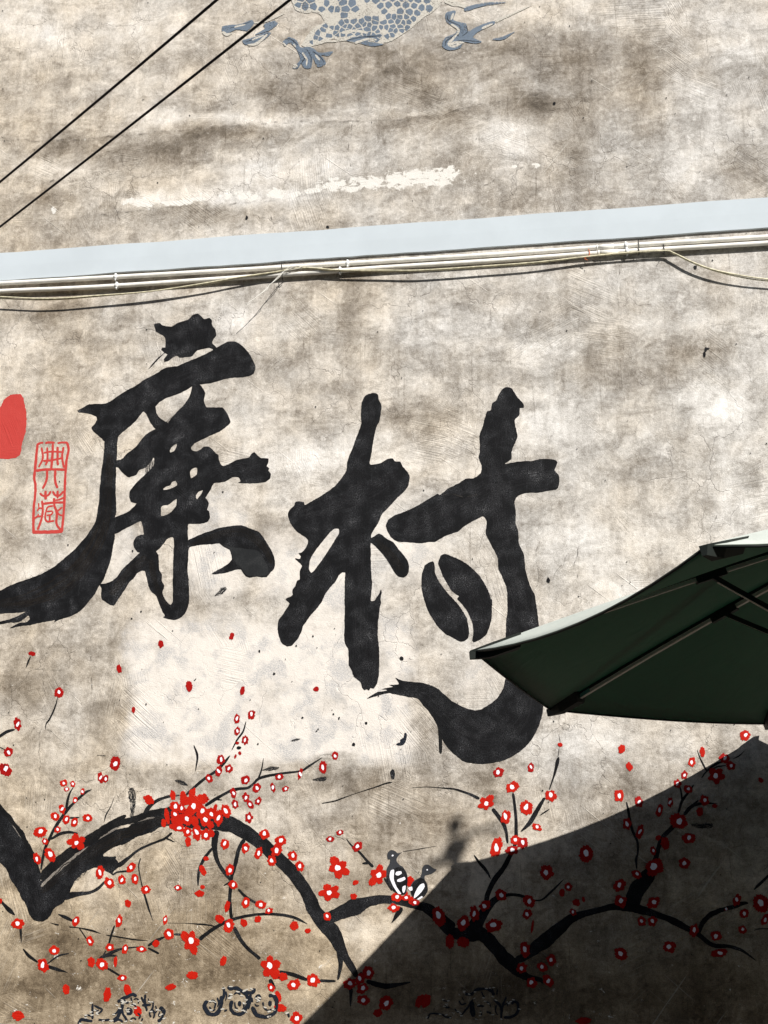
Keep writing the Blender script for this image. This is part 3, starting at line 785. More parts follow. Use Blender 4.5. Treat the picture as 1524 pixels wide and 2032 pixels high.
# --- red seal and red blot
def seal():
    t = lambda p: fr(60, 860, 9.678, p)
    s = empty('painted_seal', (0, 0, 0), WALL)
    s['label'] = 'tall red seal with two small characters in a red frame'
    fw = lambda w, *p: t([(x, y, w) for x, y in p])
    ribbons('seal_frame', [fw(50, (190, 185), (145, 212), (130, 300), (105, 560), (92, 700), (78, 850), (100, 1000), (95, 1200), (70, 1400), (60, 1700), (65, 1910)),
                           fw(42, (150, 215), (190, 183), (255, 182)), fw(45, (290, 195), (335, 175), (470, 180)), fw(38, (522, 190), (600, 175), (720, 177)),
                           fw(48, (708, 175), (735, 320), (700, 500), (680, 700), (670, 900), (662, 1100), (650, 1400), (628, 1700), (608, 1890)),
                           fw(66, (38, 1892), (300, 1895), (622, 1878)), fw(48, (110, 718), (300, 692), (680, 695))], M_ROSE, s, 0.14, 2.0)
    ribbons('seal_glyph', [fw(40, (215, 270), (240, 400), (235, 500), (160, 650)), fw(40, (325, 265), (332, 400), (330, 520), (292, 612)),
                           fw(48, (435, 200), (430, 400), (415, 550), (405, 690)), fw(45, (525, 255), (525, 400), (525, 530), (532, 612)),
                           fw(42, (642, 258), (615, 400), (620, 520), (650, 662)), fw(34, (258, 375), (400, 350), (640, 357)), fw(40, (248, 530), (420, 512), (612, 474)),
                           fw(45, (325, 712), (320, 850), (290, 960), (235, 1062)), fw(48, (482, 712), (475, 850), (487, 960), (525, 1052))], M_ROSE, s, 0.12, 2.0)
    ribbons('seal_glyph', [fw(40, (183, 1145), (230, 1190), (290, 1205), (350, 1180), (397, 1108)), fw(48, (295, 1098), (295, 1272)),
                           fw(42, (430, 1108), (470, 1175), (525, 1202), (580, 1175), (640, 1108)), fw(44, (525, 1098), (525, 1250)),
                           fw(45, (455, 1240), (460, 1300), (468, 1400), (500, 1480), (510, 1600), (502, 1720), (540, 1800), (600, 1862)),
                           fw(34, (480, 1282), (560, 1270), (660, 1222)), fw(44, (250, 1352), (400, 1332), (650, 1325)),
                           fw(44, (225, 1290), (240, 1400), (235, 1550), (200, 1700), (138, 1852)), fw(28, (160, 1335), (166, 1432)),
                           fw(32, (135, 1495), (170, 1440), (240, 1440)), fw(34, (62, 1660), (130, 1600), (230, 1590)), fw(30, (160, 1545), (140, 1600)),
                           fw(36, (300, 1500), (288, 1600), (320, 1690), (462, 1680)), fw(34, (300, 1500), (340, 1412), (440, 1390)),
                           fw(32, (312, 1502), (430, 1490)), fw(30, (312, 1572), (400, 1560), (442, 1500)), fw(40, (376, 1570), (376, 1682)),
                           fw(34, (612, 1418), (540, 1480), (510, 1505)), fw(34, (520, 1512), (560, 1560), (640, 1582))], M_ROSE, s, 0.12, 2.0)
    tag(paint('red_blot', R1([(0, 985), (40, 920), (110, 870), (190, 870), (225, 910), (240, 980), (250, 1080), (240, 1220), (215, 1330), (190, 1440), (150, 1470),
                              (60, 1482), (0, 1475), (-90, 1400), (-130, 1200), (-80, 1040)]), M_ROSE, WALL, amp=1.2), 'plain faded red oval above the seal')


seal()

# --- plum branches
Q0 = lambda p: fr(0, 1440, 4.2333, p)
Q1 = lambda p: fr(250, 1480, 3.81, p)
Q2 = lambda p: fr(580, 1480, 4.7625, p)
Q3 = lambda p: fr(380, 1780, 3.313, p)
Q4 = lambda p: fr(840, 1720, 4.482, p)
Q5 = lambda p: fr(860, 1440, 4.482, p)
Q6 = lambda p: fr(1180, 1440, 4.43, p)
Q7 = lambda p: fr(1180, 1720, 4.43, p)
Q8 = lambda p: fr(340, 1240, 4.2333, p)
Q9 = lambda p: fr(0, 1240, 4.482, p)
QA = lambda p: fr(0, 1800, 3.81, p)


def branches():
    b = empty('painted_plum_tree', (0, 0, 0), WALL)
    b['label'] = 'black brushed plum branches spreading across the foot of the wall'
    paint('bough', Q0([(-120, 560), (0, 675), (60, 730), (110, 800), (190, 880), (220, 950), (270, 1030), (300, 1100), (335, 1210), (342, 1240), (420, 1175),
                       (500, 1120), (560, 1120), (640, 1080), (740, 1000), (850, 920), (960, 870), (1080, 850), (1130, 800), (1280, 740), (1440, 690),
                       (1440, 830), (1360, 850), (1270, 900), (1160, 930), (1050, 990), (960, 1020), (870, 1090), (975, 1100), (970, 1120), (1010, 1170),
                       (960, 1215), (930, 1240), (850, 1200), (800, 1190), (700, 1240), (640, 1290), (585, 1400), (540, 1480), (450, 1540), (430, 1590),
                       (370, 1640), (300, 1640), (250, 1590), (215, 1500), (150, 1390), (90, 1290), (50, 1200), (0, 1150), (-120, 1030)]), M_BLACK, b, amp=1.3)
    for t, m in ((Q0([(345, 1350, 26), (420, 1275, 34), (520, 1190, 36), (640, 1090, 30), (740, 1010, 16)]), M_PALE), (Q0([(340, 1300, 20), (430, 1210, 34), (560, 1110, 40), (690, 1020, 36), (800, 950, 20)]), M_PALE),
                 (Q0([(690, 1040, 14), (820, 950, 26), (960, 870, 26), (1060, 800, 16)]), M_PALE), (Q0([(1080, 830, 12), (1190, 790, 24), (1300, 770, 14)]), M_PALE), (Q0([(60, 760, 14), (150, 890, 24), (230, 1000, 14)]), M_PALE),
                 (Q0([(350, 1400, 60), (500, 1250, 110), (720, 1100, 120), (1000, 940, 120), (1350, 780, 110)]), M_UMBER), (Q0([(40, 900, 120), (150, 1100, 170), (260, 1350, 170), (330, 1560, 130)]), M_CHAR),
                 (Q0([(420, 1480, 110), (560, 1330, 130), (720, 1180, 110)]), M_CHAR)):
        ribbon('bough', t, m, b, 0.2)
    ribbon('bough', Q0([(350, 1240, 34), (430, 1165, 40), (520, 1090, 44), (620, 1020, 48), (760, 930, 50), (880, 850, 48), (1000, 780, 46), (1060, 755, 30)]), M_DRY, b, 0.2)
    ribbon('bough', Q0([(340, 1290, 40), (420, 1220, 60), (540, 1120, 60), (680, 1020, 60), (830, 920, 60), (980, 830, 60), (1150, 775, 70), (1300, 730, 60), (1440, 700, 60)]), M_DRY, b, 0.2)
    ribbon('bough', Q0([(-30, 640, 40), (80, 780, 44), (170, 900, 40), (240, 1030, 34), (300, 1160, 20)]), M_DRY, b, 0.25)
    main = Q1([(270, 545, 118), (380, 535, 128), (520, 560, 130), (700, 575, 135), (850, 620, 112), (1000, 720, 106), (1130, 830, 100), (1260, 960, 100), (1360, 1100, 98), (1420, 1230, 106)])
    main += Q2([(215, 1560, 125), (285, 1660, 150)]) + Q3([(905, 205, 105), (950, 275, 90), (978, 330, 76), (1010, 390, 52), (1055, 465, 44), (1085, 525, 34)])
    ribbon('bough', main, M_BLACK, b, 0.09)
    ribbon('bough', [(x, y, w * 0.8) for x, y, w in main[3:]], M_CHAR, b, 0.1)
    ribbon('bough', Q3([(975, 320, 60), (978, 390, 38), (980, 450, 26), (962, 545, 14)]), M_BLACK, b)
    ribbon('bough', Q2([(300, 1650, 120), (430, 1585, 120), (550, 1545, 150), (600, 1520, 155), (680, 1490, 110), (760, 1465, 90), (850, 1450, 85), (1000, 1465, 74), (1150, 1505, 72),
                        (1280, 1530, 92), (1400, 1625, 92), (1524, 1725, 115)]), M_BLACK, b)
    ribbon('bough', Q4([(0, 365, 62), (100, 430, 72), (200, 540, 90), (300, 595, 105), (420, 595, 140), (520, 605, 125), (620, 690, 112), (720, 810, 125), (830, 915, 110), (920, 980, 60),
                        (1040, 1005, 40), (1062, 1040, 10)]), M_BLACK, b)
    ribbon('bough', Q4([(430, 580, 150), (500, 460, 100), (580, 350, 72), (660, 280, 56), (760, 250, 30), (850, 255, 28), (960, 290, 16), (1050, 295, 14), (1150, 210, 20), (1250, 110, 5)]), M_BLACK, b)
    ribbon('bough', Q5([(470, 1570, 45), (490, 1480, 45), (550, 1360, 48), (620, 1270, 45), (670, 1180, 40), (728, 1050, 32), (736, 900, 30), (728, 750, 25), (708, 600, 25)]), M_BLACK, b)
    ribbon('bough', Q4([(820, 830, 60), (900, 800, 75), (1000, 720, 112), (1100, 640, 130), (1200, 560, 105), (1300, 470, 84), (1420, 420, 64), (1524, 395, 56)])
           + Q7([(150, 355, 60), (300, 350, 90), (450, 390, 72), (600, 440, 52), (720, 490, 60), (830, 550, 50), (920, 600, 40), (1040, 690, 40), (1180, 700, 32),
                 (1300, 740, 25), (1420, 825, 6)]), M_BLACK, b)
    ribbon('bough', Q7([(335, 350, 130), (350, 250, 150), (420, 140, 135), (490, 50, 112)]) + Q6([(520, 1260, 50), (540, 1160, 44), (560, 1080, 40), (600, 980, 40), (680, 900, 40), (740, 830, 30)]), M_BLACK, b)
    TW = [Q6([(735, 770, 20), (770, 660, 22), (830, 580, 20), (870, 520, 12)]), Q6([(770, 660, 18), (760, 580, 16), (748, 530, 12)]),
          Q6([(785, 785, 30), (860, 705, 30), (960, 682, 22), (1070, 685, 6)]), Q6([(860, 705, 25), (912, 655, 14)]),
          Q6([(940, 460, 10), (985, 400, 16), (1060, 340, 22), (1140, 312, 12)]), Q6([(1000, 395, 12), (1080, 362, 12), (1155, 350, 8)]),
          Q6([(900, 210, 3), (930, 290, 12), (985, 400, 18)]), Q6([(1215, 292, 6), (1270, 265, 12), (1325, 215, 3)]),
          Q6([(280, 670, 12), (300, 770, 22), (325, 900, 24), (375, 1020, 22), (380, 1110, 16), (365, 1180, 22), (370, 1262, 12)]),
          Q6([(1400, 1442, 10), (1450, 1392, 26), (1540, 1310, 22)]),
          Q7([(910, 590, 32), (960, 480, 42), (1040, 410, 46), (1150, 370, 36), (1250, 345, 30), (1300, 320, 34), (1350, 320, 18)]), Q7([(1400, 560, 4), (1450, 546, 9), (1540, 546, 8)]),
          Q3([(1150, 555, 28), (1280, 585, 34), (1440, 560, 10)]), Q3([(1048, 600, 28), (1045, 720, 8)]),
          Q5([(0, 548, 5), (80, 553, 8), (180, 563, 15), (300, 600, 24), (410, 650, 26)]), Q5([(525, 738, 36), (590, 820, 34), (640, 910, 30), (660, 1045, 18)]),
          Q5([(1115, 280, 18), (1102, 330, 32), (1080, 420, 20), (1030, 572, 8)]), Q5([(990, 640, 22), (930, 740, 38), (860, 860, 42), (778, 942, 12)]),
          Q5([(945, 800, 4), (990, 770, 13), (1035, 740, 6)]), Q5([(1115, 75, 2), (1128, 150, 5)]), Q5([(1120, 190, 3), (1108, 280, 6)]),
          Q5([(360, 1150, 10), (410, 1220, 26), (470, 1290, 26), (510, 1362, 8)]),
          Q0([(345, 1210, 16), (370, 1060, 24), (410, 960, 26), (460, 860, 26), (520, 770, 28), (580, 690, 25), (650, 620, 22), (720, 560, 20), (772, 535, 5)]),
          Q0([(555, 705, 22), (570, 620, 22), (590, 560, 16), (622, 508, 5)]), Q0([(425, 955, 18), (500, 910, 24), (580, 895, 22), (655, 905, 12)]), Q0([(585, 775, 18), (668, 771, 10)]),
          Q0([(1215, 745, 26), (1270, 670, 22), (1340, 620, 22), (1430, 588, 18)]), Q0([(966, 588, 3), (930, 680, 7), (890, 750, 12), (874, 812, 4)]),
          Q0([(990, 1180, 45), (1080, 1110, 26), (1170, 1040, 22), (1280, 990, 20), (1380, 950, 20), (1445, 898, 18)]), Q0([(1395, 945, 16), (1468, 978, 8)]),
          Q0([(930, 1225, 20), (950, 1250, 16), (985, 1230, 14), (1095, 1220, 18)]), Q0([(530, 1440, 60), (640, 1415, 42), (740, 1405, 27), (820, 1370, 25), (885, 1305, 16)]),
          Q0([(1180, 1113, 12), (1165, 1180, 10), (1180, 1280, 10), (1200, 1370, 12), (1220, 1440, 18), (1250, 1540, 14), (1287, 1642, 4)]),
          Q0([(-30, 1440, 16), (0, 1465, 20), (50, 1520, 30), (90, 1560, 36), (127, 1592, 8)]), Q0([(170, 1680, 12), (175, 1740, 20), (180, 1822, 5)]),
          Q0([(488, 1583, 8), (550, 1610, 28), (615, 1642, 16)]), Q0([(663, 1698, 10), (720, 1780, 10), (748, 1815, 8)]), Q0([(962, 1678, 14), (935, 1760, 20), (913, 1835, 12)]),
          QA([(750, 388, 18), (850, 340, 24), (920, 315, 15), (1055, 300, 8)]), QA([(768, 382, 16), (830, 365, 18), (888, 370, 8)]), QA([(1118, 292, 14), (1180, 255, 24), (1245, 225, 14)]),
          QA([(1118, 308, 14), (1202, 352, 18)]), QA([(1315, 205, 16), (1405, 210, 18)]), QA([(173, 315, 10), (220, 370, 24), (285, 417, 14)]), QA([(358, 428, 8), (440, 370, 15), (522, 350, 8)]),
          QA([(352, 445, 20), (430, 470, 24), (512, 495, 4)]), QA([(808, 460, 18), (915, 524, 14)]), QA([(780, 370, 12), (800, 330, 10)]),
          Q1([(128, 522, 14), (170, 460, 24), (240, 410, 22), (330, 385, 14), (405, 372, 10)]), Q1([(448, 378, 16), (520, 310, 22), (600, 245, 22), (680, 190, 20), (740, 130, 24), (787, 73, 8)]),
          Q1([(598, 455, 20), (680, 400, 24), (780, 345, 22), (850, 325, 22), (920, 318, 18), (970, 280, 18), (1000, 250, 20), (1080, 225, 22), (1200, 205, 17), (1320, 190, 15), (1380, 155, 18), (1485, 88, 5)]),
          Q1([(1000, 250, 14), (1025, 180, 12), (1040, 93, 4)]), Q1([(690, 405, 14), (728, 410, 6)]),
          Q1([(685, 640, 52), (670, 740, 44), (685, 850, 32), (730, 940, 28), (798, 1018, 22)]), Q1([(658, 768, 18), (600, 840, 24), (560, 920, 24), (545, 1000, 20), (545, 1062, 7)]),
          Q1([(895, 705, 30), (850, 790, 30), (825, 900, 30), (800, 990, 25), (790, 1080, 25), (785, 1180, 27), (797, 1305, 26)]), Q1([(738, 1057, 8), (792, 1028, 18)]),
          Q1([(848, 1083, 16), (910, 1145, 20), (992, 1192, 16)]),
          Q1([(555, 1465, 30), (650, 1390, 27), (760, 1330, 25), (870, 1295, 23), (980, 1275, 21), (1080, 1272, 21), (1200, 1280, 21), (1290, 1305, 21), (1372, 1347, 5)]),
          Q1([(815, 1368, 27), (870, 1470, 28), (930, 1540, 26), (1000, 1600, 25)]) + Q3([(450, 408, 22)]), Q3([(575, 488, 20), (680, 515, 27), (762, 546, 20)]), Q3([(838, 550, 20), (948, 553, 15)]),
          Q3([(515, 540, 26), (548, 605, 24)]), Q1([(513, -5, 8), (540, 80, 17), (525, 192, 5)]), Q8([(627, 812, 8), (600, 900, 15), (550, 970, 15), (508, 1052, 7)]),
          Q9([(272, 280, 9), (250, 330, 15), (231, 382, 5)]), Q9([(513, 640, 6), (490, 730, 13), (440, 840, 15), (410, 880, 10), (405, 932, 5)]),
          Q9([(-40, 1020, 22), (0, 990, 26), (60, 950, 26), (132, 930, 14)]), Q9([(-10, 1085, 8), (52, 1112, 8)]),
          Q2([(510, 878, 6), (560, 940, 15), (640, 1010, 20), (700, 1080, 24), (765, 1145, 26)]), Q2([(663, 1112, 16), (722, 1105, 28)]), Q2([(1030, 1525, 62), (990, 1600, 42), (938, 1675, 8)]),
          Q2([(870, 1250, 20), (940, 1370, 14)])]
    for t in TW:
        ribbon('twig', t, M_BLACK, b, 0.14, 3.0)
    DASH = [Q0([(420, 1655, 5), (455, 1665, 10), (495, 1675, 20)]), Q0([(580, 1690, 12), (680, 1700, 10), (780, 1725, 18), (850, 1748, 3)]), Q0([(890, 1758, 8), (1000, 1775, 15), (1150, 1800, 13), (1245, 1806, 3)]),
            QA([(1270, 120, 3), (1400, 122, 4), (1524, 130, 14), (1600, 140, 10), (1640, 150, 3)]), Q2([(280, 543, 10), (400, 520, 16), (600, 450, 6), (800, 385, 14), (900, 350, 18), (946, 347, 4)]),
            Q2([(1130, 395, 3), (1280, 388, 8), (1400, 398, 9), (1524, 410, 11)]), Q2([(1045, 1000, 6), (1200, 975, 7), (1360, 947, 4)])]
    for t in DASH:
        ribbon('twig', t, M_DRY, b, 0.25, 3.0)
    # scuffed patches of black left by a dry brush
    SM = [Q1([(1030, 185, 8), (1090, 175, 40), (1160, 165, 14)]), Q1([(1410, 255, 12), (1460, 255, 36), (1515, 240, 50)]), Q1([(370, 260, 14), (420, 275, 40), (468, 300, 14)]),
          Q0([(1110, 520, 60), (1120, 620, 80), (1115, 720, 50), (1095, 800, 20)]), R4([(790, 1345, 16), (840, 1310, 50), (900, 1270, 60)]), Q8([(1005, 975, 10), (1040, 965, 26), (1085, 958, 8)]),
          Q8([(1210, 900, 14), (1240, 870, 22)]), Q6([(850, 870, 30), (950, 880, 50), (1040, 880, 50)]), Q9([(860, 1160, 8), (940, 1165, 12)]), Q8([(190, 470, 14), (212, 450, 14)]),
          Q4([(620, 640, 0.8), (625, 642, 0.8)]), Q4([(200, 500, 12), (270, 500, 30)])]
    for t in SM:
        if max(p[2] for p in t) > 1:
            ribbon('brush_scuff', t, M_SCUFF, b, 0.3, 3.0)
    paint('brush_scuff', R8([(372, 998), (385, 995), (392, 1010), (385, 1050), (365, 1078), (335, 1085), (312, 1080), (345, 1060), (340, 1045), (365, 1030)]), M_NAVY, b)


branches()


# --- blossoms: red petals dabbed on, most with a white centre
def blossom(x, y, w, h, centre=True, big=False, dark=False, ang=None):
    """one dabbed flower at photo pixel x, y"""
    n = 5 if big else rng.choice([4, 5, 5, 6])
    ph = rng.uniform(0, 6.28)
    lob = [rng.uniform(0.82, 1.15) for _ in range(n)]
    dep = (0.21 if big else rng.choice([0.05, 0.08, 0.12])) * (1 if centre else 0.6)
    m = max(18, int((w + h) * (1.1 if big else 0.9)))
    loop = []
    rag = [rng.uniform(-1, 1) for _ in range(m)]
    sk = rng.uniform(-0.25, 0.25)
    for k in range(m):
        a = 6.2832 * k / m
        r = 1 - dep + dep * abs(math.cos(n * (a - ph) / 2)) * 2 - dep * 0.6
        r *= lob[int(((a - ph) / 6.2832 * n + 0.5) % n)] if big else 1.0
        r *= 1 + (0.08 if big else 0.13) * rag[k] + 0.07 * math.sin(2 * a + ph * 3)
        px, py = math.cos(a) * r * w / 2, math.sin(a) * r * h / 2
        loop.append(Vector((x + px + sk * py, y + py)))
    off = nextoff()
    fl = [wp(p.x, p.y, off) for p in loop]
    mid = wp(x, y, off)
    V = [mid] + fl
    F = [(0, 1 + (k + 1) % m, 1 + k) for k in range(m)]
    if (V[F[0][1]] - V[0]).cross(V[F[0][2]] - V[0]).y > 0:
        F = [(a, c, b) for a, b, c in F]
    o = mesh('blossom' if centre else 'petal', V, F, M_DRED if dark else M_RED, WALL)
    if centre:
        cw, ch = max(4.6, w * (0.25 if big else 0.33)), max(5.6, h * (0.26 if big else 0.38))
        dx, dy = rng.uniform(-.06, .06) * w, rng.uniform(-.06, .06) * h
        ta = rng.uniform(-0.6, 0.6)
        pts = []
        for k in range(11):
            a = 6.2832 * k / 11
            r = 1 + rng.uniform(-.2, .2)
            ex, ey = math.cos(a) * cw / 2 * r, math.sin(a) * ch / 2 * r * (1.15 if math.sin(a) < 0 else 1)
            pts.append((x + dx + ex * math.cos(ta) - ey * math.sin(ta), y + dy + ex * math.sin(ta) + ey * math.cos(ta)))
        paint('blossom_center', pts, M_WHITE, o, amp=0, step=2.0)


def blossoms():
    Y, Nn = True, False
    def put(f, L, centre, dark=False):
        for e in L:
            (x, y, w, h) = f([e[:4]])[0]
            big = len(e) > 4
            blossom(x, y, w, h, centre, big, dark)
    put(Q1, [(355, 375, 45, 75), (430, 375, 45, 75), (500, 360, 50, 85), (580, 400, 85, 85), (450, 415, 85, 75), (385, 572, 95, 75), (520, 570, 65, 75), (640, 600, 55, 60),
             (645, 662, 50, 60), (470, 725, 45, 78), (310, 530, 40, 115), (285, 585, 40, 65), (675, 470, 28, 65), (540, 440, 90, 70), (480, 500, 90, 70), (430, 540, 70, 60), (560, 520, 60, 60),
             (610, 500, 60, 60), (520, 400, 60, 50), (345, 610, 40, 40)], Nn)
    put(Q1, [(370, 457, 75, 85), (418, 475, 60, 72), (515, 458, 105, 105), (575, 492, 85, 85), (648, 512, 75, 85), (700, 542, 72, 115), (370, 520, 72, 72), (465, 553, 85, 95), (600, 560, 85, 95),
             (397, 622, 105, 55), (463, 650, 75, 75), (537, 658, 72, 115), (605, 672, 85, 85)], Y)
    put(Q9, [(285, 255, 62, 42), (1430, 168, 50, 72), (1060, 390, 50, 74), (1187, 757, 32, 62)], Nn, True)
    put(Q9, [(525, 602, 88, 88), (155, 880, 72, 112), (75, 1130, 78, 92), (48, 1287, 110, 118)], Y, True)
    put(Q8, [(150, 515, 60, 90), (508, 95, 42, 64), (597, 552, 42, 72), (1217, 540, 46, 46), (575, 1077, 25, 36), (555, 992, 32, 26), (538, 1105, 20, 40)], Nn, True)
    put(Q8, [(550, 788, 52, 82), (672, 755, 62, 88), (553, 892, 52, 72), (620, 967, 58, 78), (415, 1132, 62, 95), (398, 1228, 58, 88), (484, 1207, 62, 78), (318, 1290, 58, 78), (622, 1303, 74, 84),
             (1083, 1250, 38, 96), (1275, 1195, 68, 104), (1375, 1098, 56, 74), (908, 1278, 76, 52)], Y, True)
    put(Q0, [(967, 317, 92, 112), (845, 435, 50, 98), (887, 445, 46, 72)], Y, True)
    put(Q0, [(535, 482, 62, 62), (612, 490, 46, 54), (560, 533, 46, 42), (693, 552, 38, 54), (630, 625, 42, 54), (522, 702, 54, 84), (463, 762, 74, 78), (555, 790, 64, 74), (625, 812, 64, 74),
             (735, 775, 78, 74), (338, 893, 108, 98), (485, 873, 54, 58), (378, 972, 54, 58), (420, 1083, 94, 114), (312, 1117, 68, 94), (640, 980, 135, 130, 1), (840, 1235, 74, 108),
             (918, 1322, 88, 88), (1025, 1295, 64, 84), (1103, 1192, 74, 84), (1133, 1287, 64, 84), (1225, 1378, 78, 78), (638, 1643, 64, 84), (1000, 1643, 62, 104), (757, 1808, 58, 88),
             (150, 1665, 104, 94), (455, 1887, 88, 78), (922, 1862, 78, 60), (1050, 1875, 52, 84), (1188, 1878, 88, 54), (1420, 1750, 84, 104), (1388, 1632, 42, 78), (1495, 1362, 74, 44)], Y)
    put(Q0, [(1250, 622, 88, 78), (1075, 1493, 50, 74), (1310, 1830, 56, 64), (5, 1475, 26, 44)], Nn)
    put(QA, [(325, 440, 78, 114), (770, 432, 94, 88), (925, 535, 68, 52), (1445, 262, 145, 185, 1)], Y)
    put(QA, [(690, 415, 52, 88), (873, 413, 30, 78), (500, 622, 56, 74), (810, 662, 62, 108), (966, 630, 62, 88), (1040, 788, 64, 78), (137, 820, 88, 78), (1290, 605, 80, 54), (1455, 515, 80, 68)], Nn)
    put(Q1, [(988, 318, 62, 74), (812, 357, 48, 80), (825, 440, 48, 80), (907, 390, 54, 74), (940, 443, 52, 64), (1000, 417, 54, 58), (930, 543, 64, 74), (1112, 315, 38, 72), (1205, 325, 52, 44)], Y, True)
    put(Q1, [(757, 492, 68, 114), (748, 742, 64, 84), (903, 772, 64, 78), (1002, 812, 64, 84), (1103, 868, 74, 78), (1048, 668, 74, 80), (1168, 717, 84, 80), (1140, 788, 90, 90), (1260, 832, 68, 80),
             (1315, 908, 68, 84), (783, 937, 68, 84), (810, 1052, 70, 70), (905, 1187, 64, 80), (1020, 1200, 80, 70), (1082, 1247, 58, 54), (778, 1360, 80, 100)], Y)
    put(Q1, [(580, 940, 46, 84), (580, 1067, 38, 32), (557, 1117, 78, 50), (605, 852, 42, 36), (765, 1215, 42, 80), (708, 1308, 64, 70), (890, 1338, 52, 64), (997, 1310, 48, 58), (1272, 1360, 62, 72), (1375, 1398, 42, 40)], Nn)
    put(Q2, [(450, 820, 72, 54), (358, 880, 78, 58), (617, 953, 94, 94)], Y, True)
    put(Q2, [(440, 1155, 205, 188, 1), (355, 1385, 180, 155, 1), (810, 1225, 175, 195, 1), (985, 1430, 108, 88), (1075, 1435, 84, 64), (958, 1532, 114, 78), (330, 1612, 72, 84)], Y)
    put(Q2, [(598, 1293, 62, 46), (580, 1422, 62, 62), (1110, 1280, 82, 96), (1075, 1395, 40, 40), (1125, 1460, 50, 80)], Nn)
    put(Q2, [(1160, 1480, 88, 64)], Y, True)
    put(Q3, [(518, 457, 135, 155, 1), (800, 548, 84, 88), (673, 577, 84, 78), (523, 595, 46, 56), (690, 797, 84, 78)], Y)
    put(Q3, [(600, 525, 64, 58), (568, 655, 42, 78), (585, 728, 84, 50), (210, 420, 42, 68)], Nn)
    put(Q3, [(1162, 497, 78, 88), (1110, 537, 68, 78), (1040, 570, 84, 78), (1123, 603, 74, 74), (1130, 678, 84, 68), (1278, 697, 94, 94)], Y, True)
    put(Q3, [(1225, 762, 64, 48), (1500, 685, 54, 84)], Nn, True)
    put(Q5, [(578, 415, 94, 94), (868, 372, 64, 80)], Y, True)
    put(Q5, [(705, 545, 114, 104), (470, 692, 145, 135, 1), (827, 730, 108, 138), (645, 812, 84, 138), (1045, 622, 98, 108), (920, 902, 88, 68), (560, 1080, 108, 168), (730, 1015, 94, 78)], Y)
    put(Q5, [(797, 1045, 88, 108), (700, 1108, 114, 88), (1358, 1142, 128, 144), (1007, 1303, 128, 124), (1200, 1432, 74, 70)], Y, True)
    put(Q5, [(1128, 168, 46, 36)], Nn)
    put(Q5, [(1145, 1485, 46, 78), (1268, 1570, 62, 62), (1335, 1545, 26, 52)], Nn, True)
    put(Q6, [(1323, 85, 88, 98), (855, 318, 68, 84), (215, 615, 88, 114)], Y)
    put(Q6, [(238, 205, 64, 74), (305, 360, 56, 78), (948, 230, 46, 94)], Nn)
    put(Q6, [(388, 670, 72, 108), (570, 745, 62, 108), (665, 675, 46, 98), (788, 433, 62, 74), (728, 510, 64, 84), (820, 558, 78, 74), (1142, 287, 94, 90), (1198, 352, 90, 74),
             (1070, 440, 155, 155, 1), (965, 657, 90, 90), (285, 862, 78, 108), (398, 932, 68, 118), (735, 838, 145, 145), (828, 990, 114, 98), (515, 1100, 52, 78), (527, 1245, 170, 150),
             (790, 1210, 104, 98), (370, 1307, 78, 84), (218, 1403, 104, 114)], Y, True)
    put(Q6, [(925, 755, 58, 84), (560, 985, 48, 52), (620, 1035, 78, 114), (1460, 478, 42, 52), (1055, 705, 50, 36)], Nn, True)
    put(Q7, [(228, 305, 114, 108), (517, 315, 118, 98), (415, 478, 78, 88), (508, 480, 84, 94), (873, 560, 84, 114), (1250, 295, 78, 98), (1462, 322, 145, 155), (1498, 465, 64, 104),
             (1315, 410, 78, 88), (1300, 552, 78, 68), (1068, 607, 98, 94), (1095, 758, 138, 78), (658, 703, 118, 104), (230, 765, 118, 108), (1157, 372, 30, 30)], Y, True)
    put(Q4, [(138, 442, 124, 164), (355, 500, 114, 134), (455, 415, 84, 144), (548, 345, 98, 98), (690, 250, 104, 98), (940, 305, 104, 118), (925, 420, 84, 94), (625, 523, 158, 114),
             (905, 735, 94, 138), (875, 900, 88, 104), (1060, 892, 84, 88), (1140, 830, 94, 98), (965, 1033, 98, 98), (1110, 1012, 88, 114), (1330, 403, 64, 64)], Y, True)
    put(Q4, [(235, 665, 74, 134), (355, 672, 108, 98), (20, 1195, 94, 114), (1425, 1370, 134, 64), (1365, 320, 54, 64), (970, 530, 20, 130)], Nn, True)


blossoms()


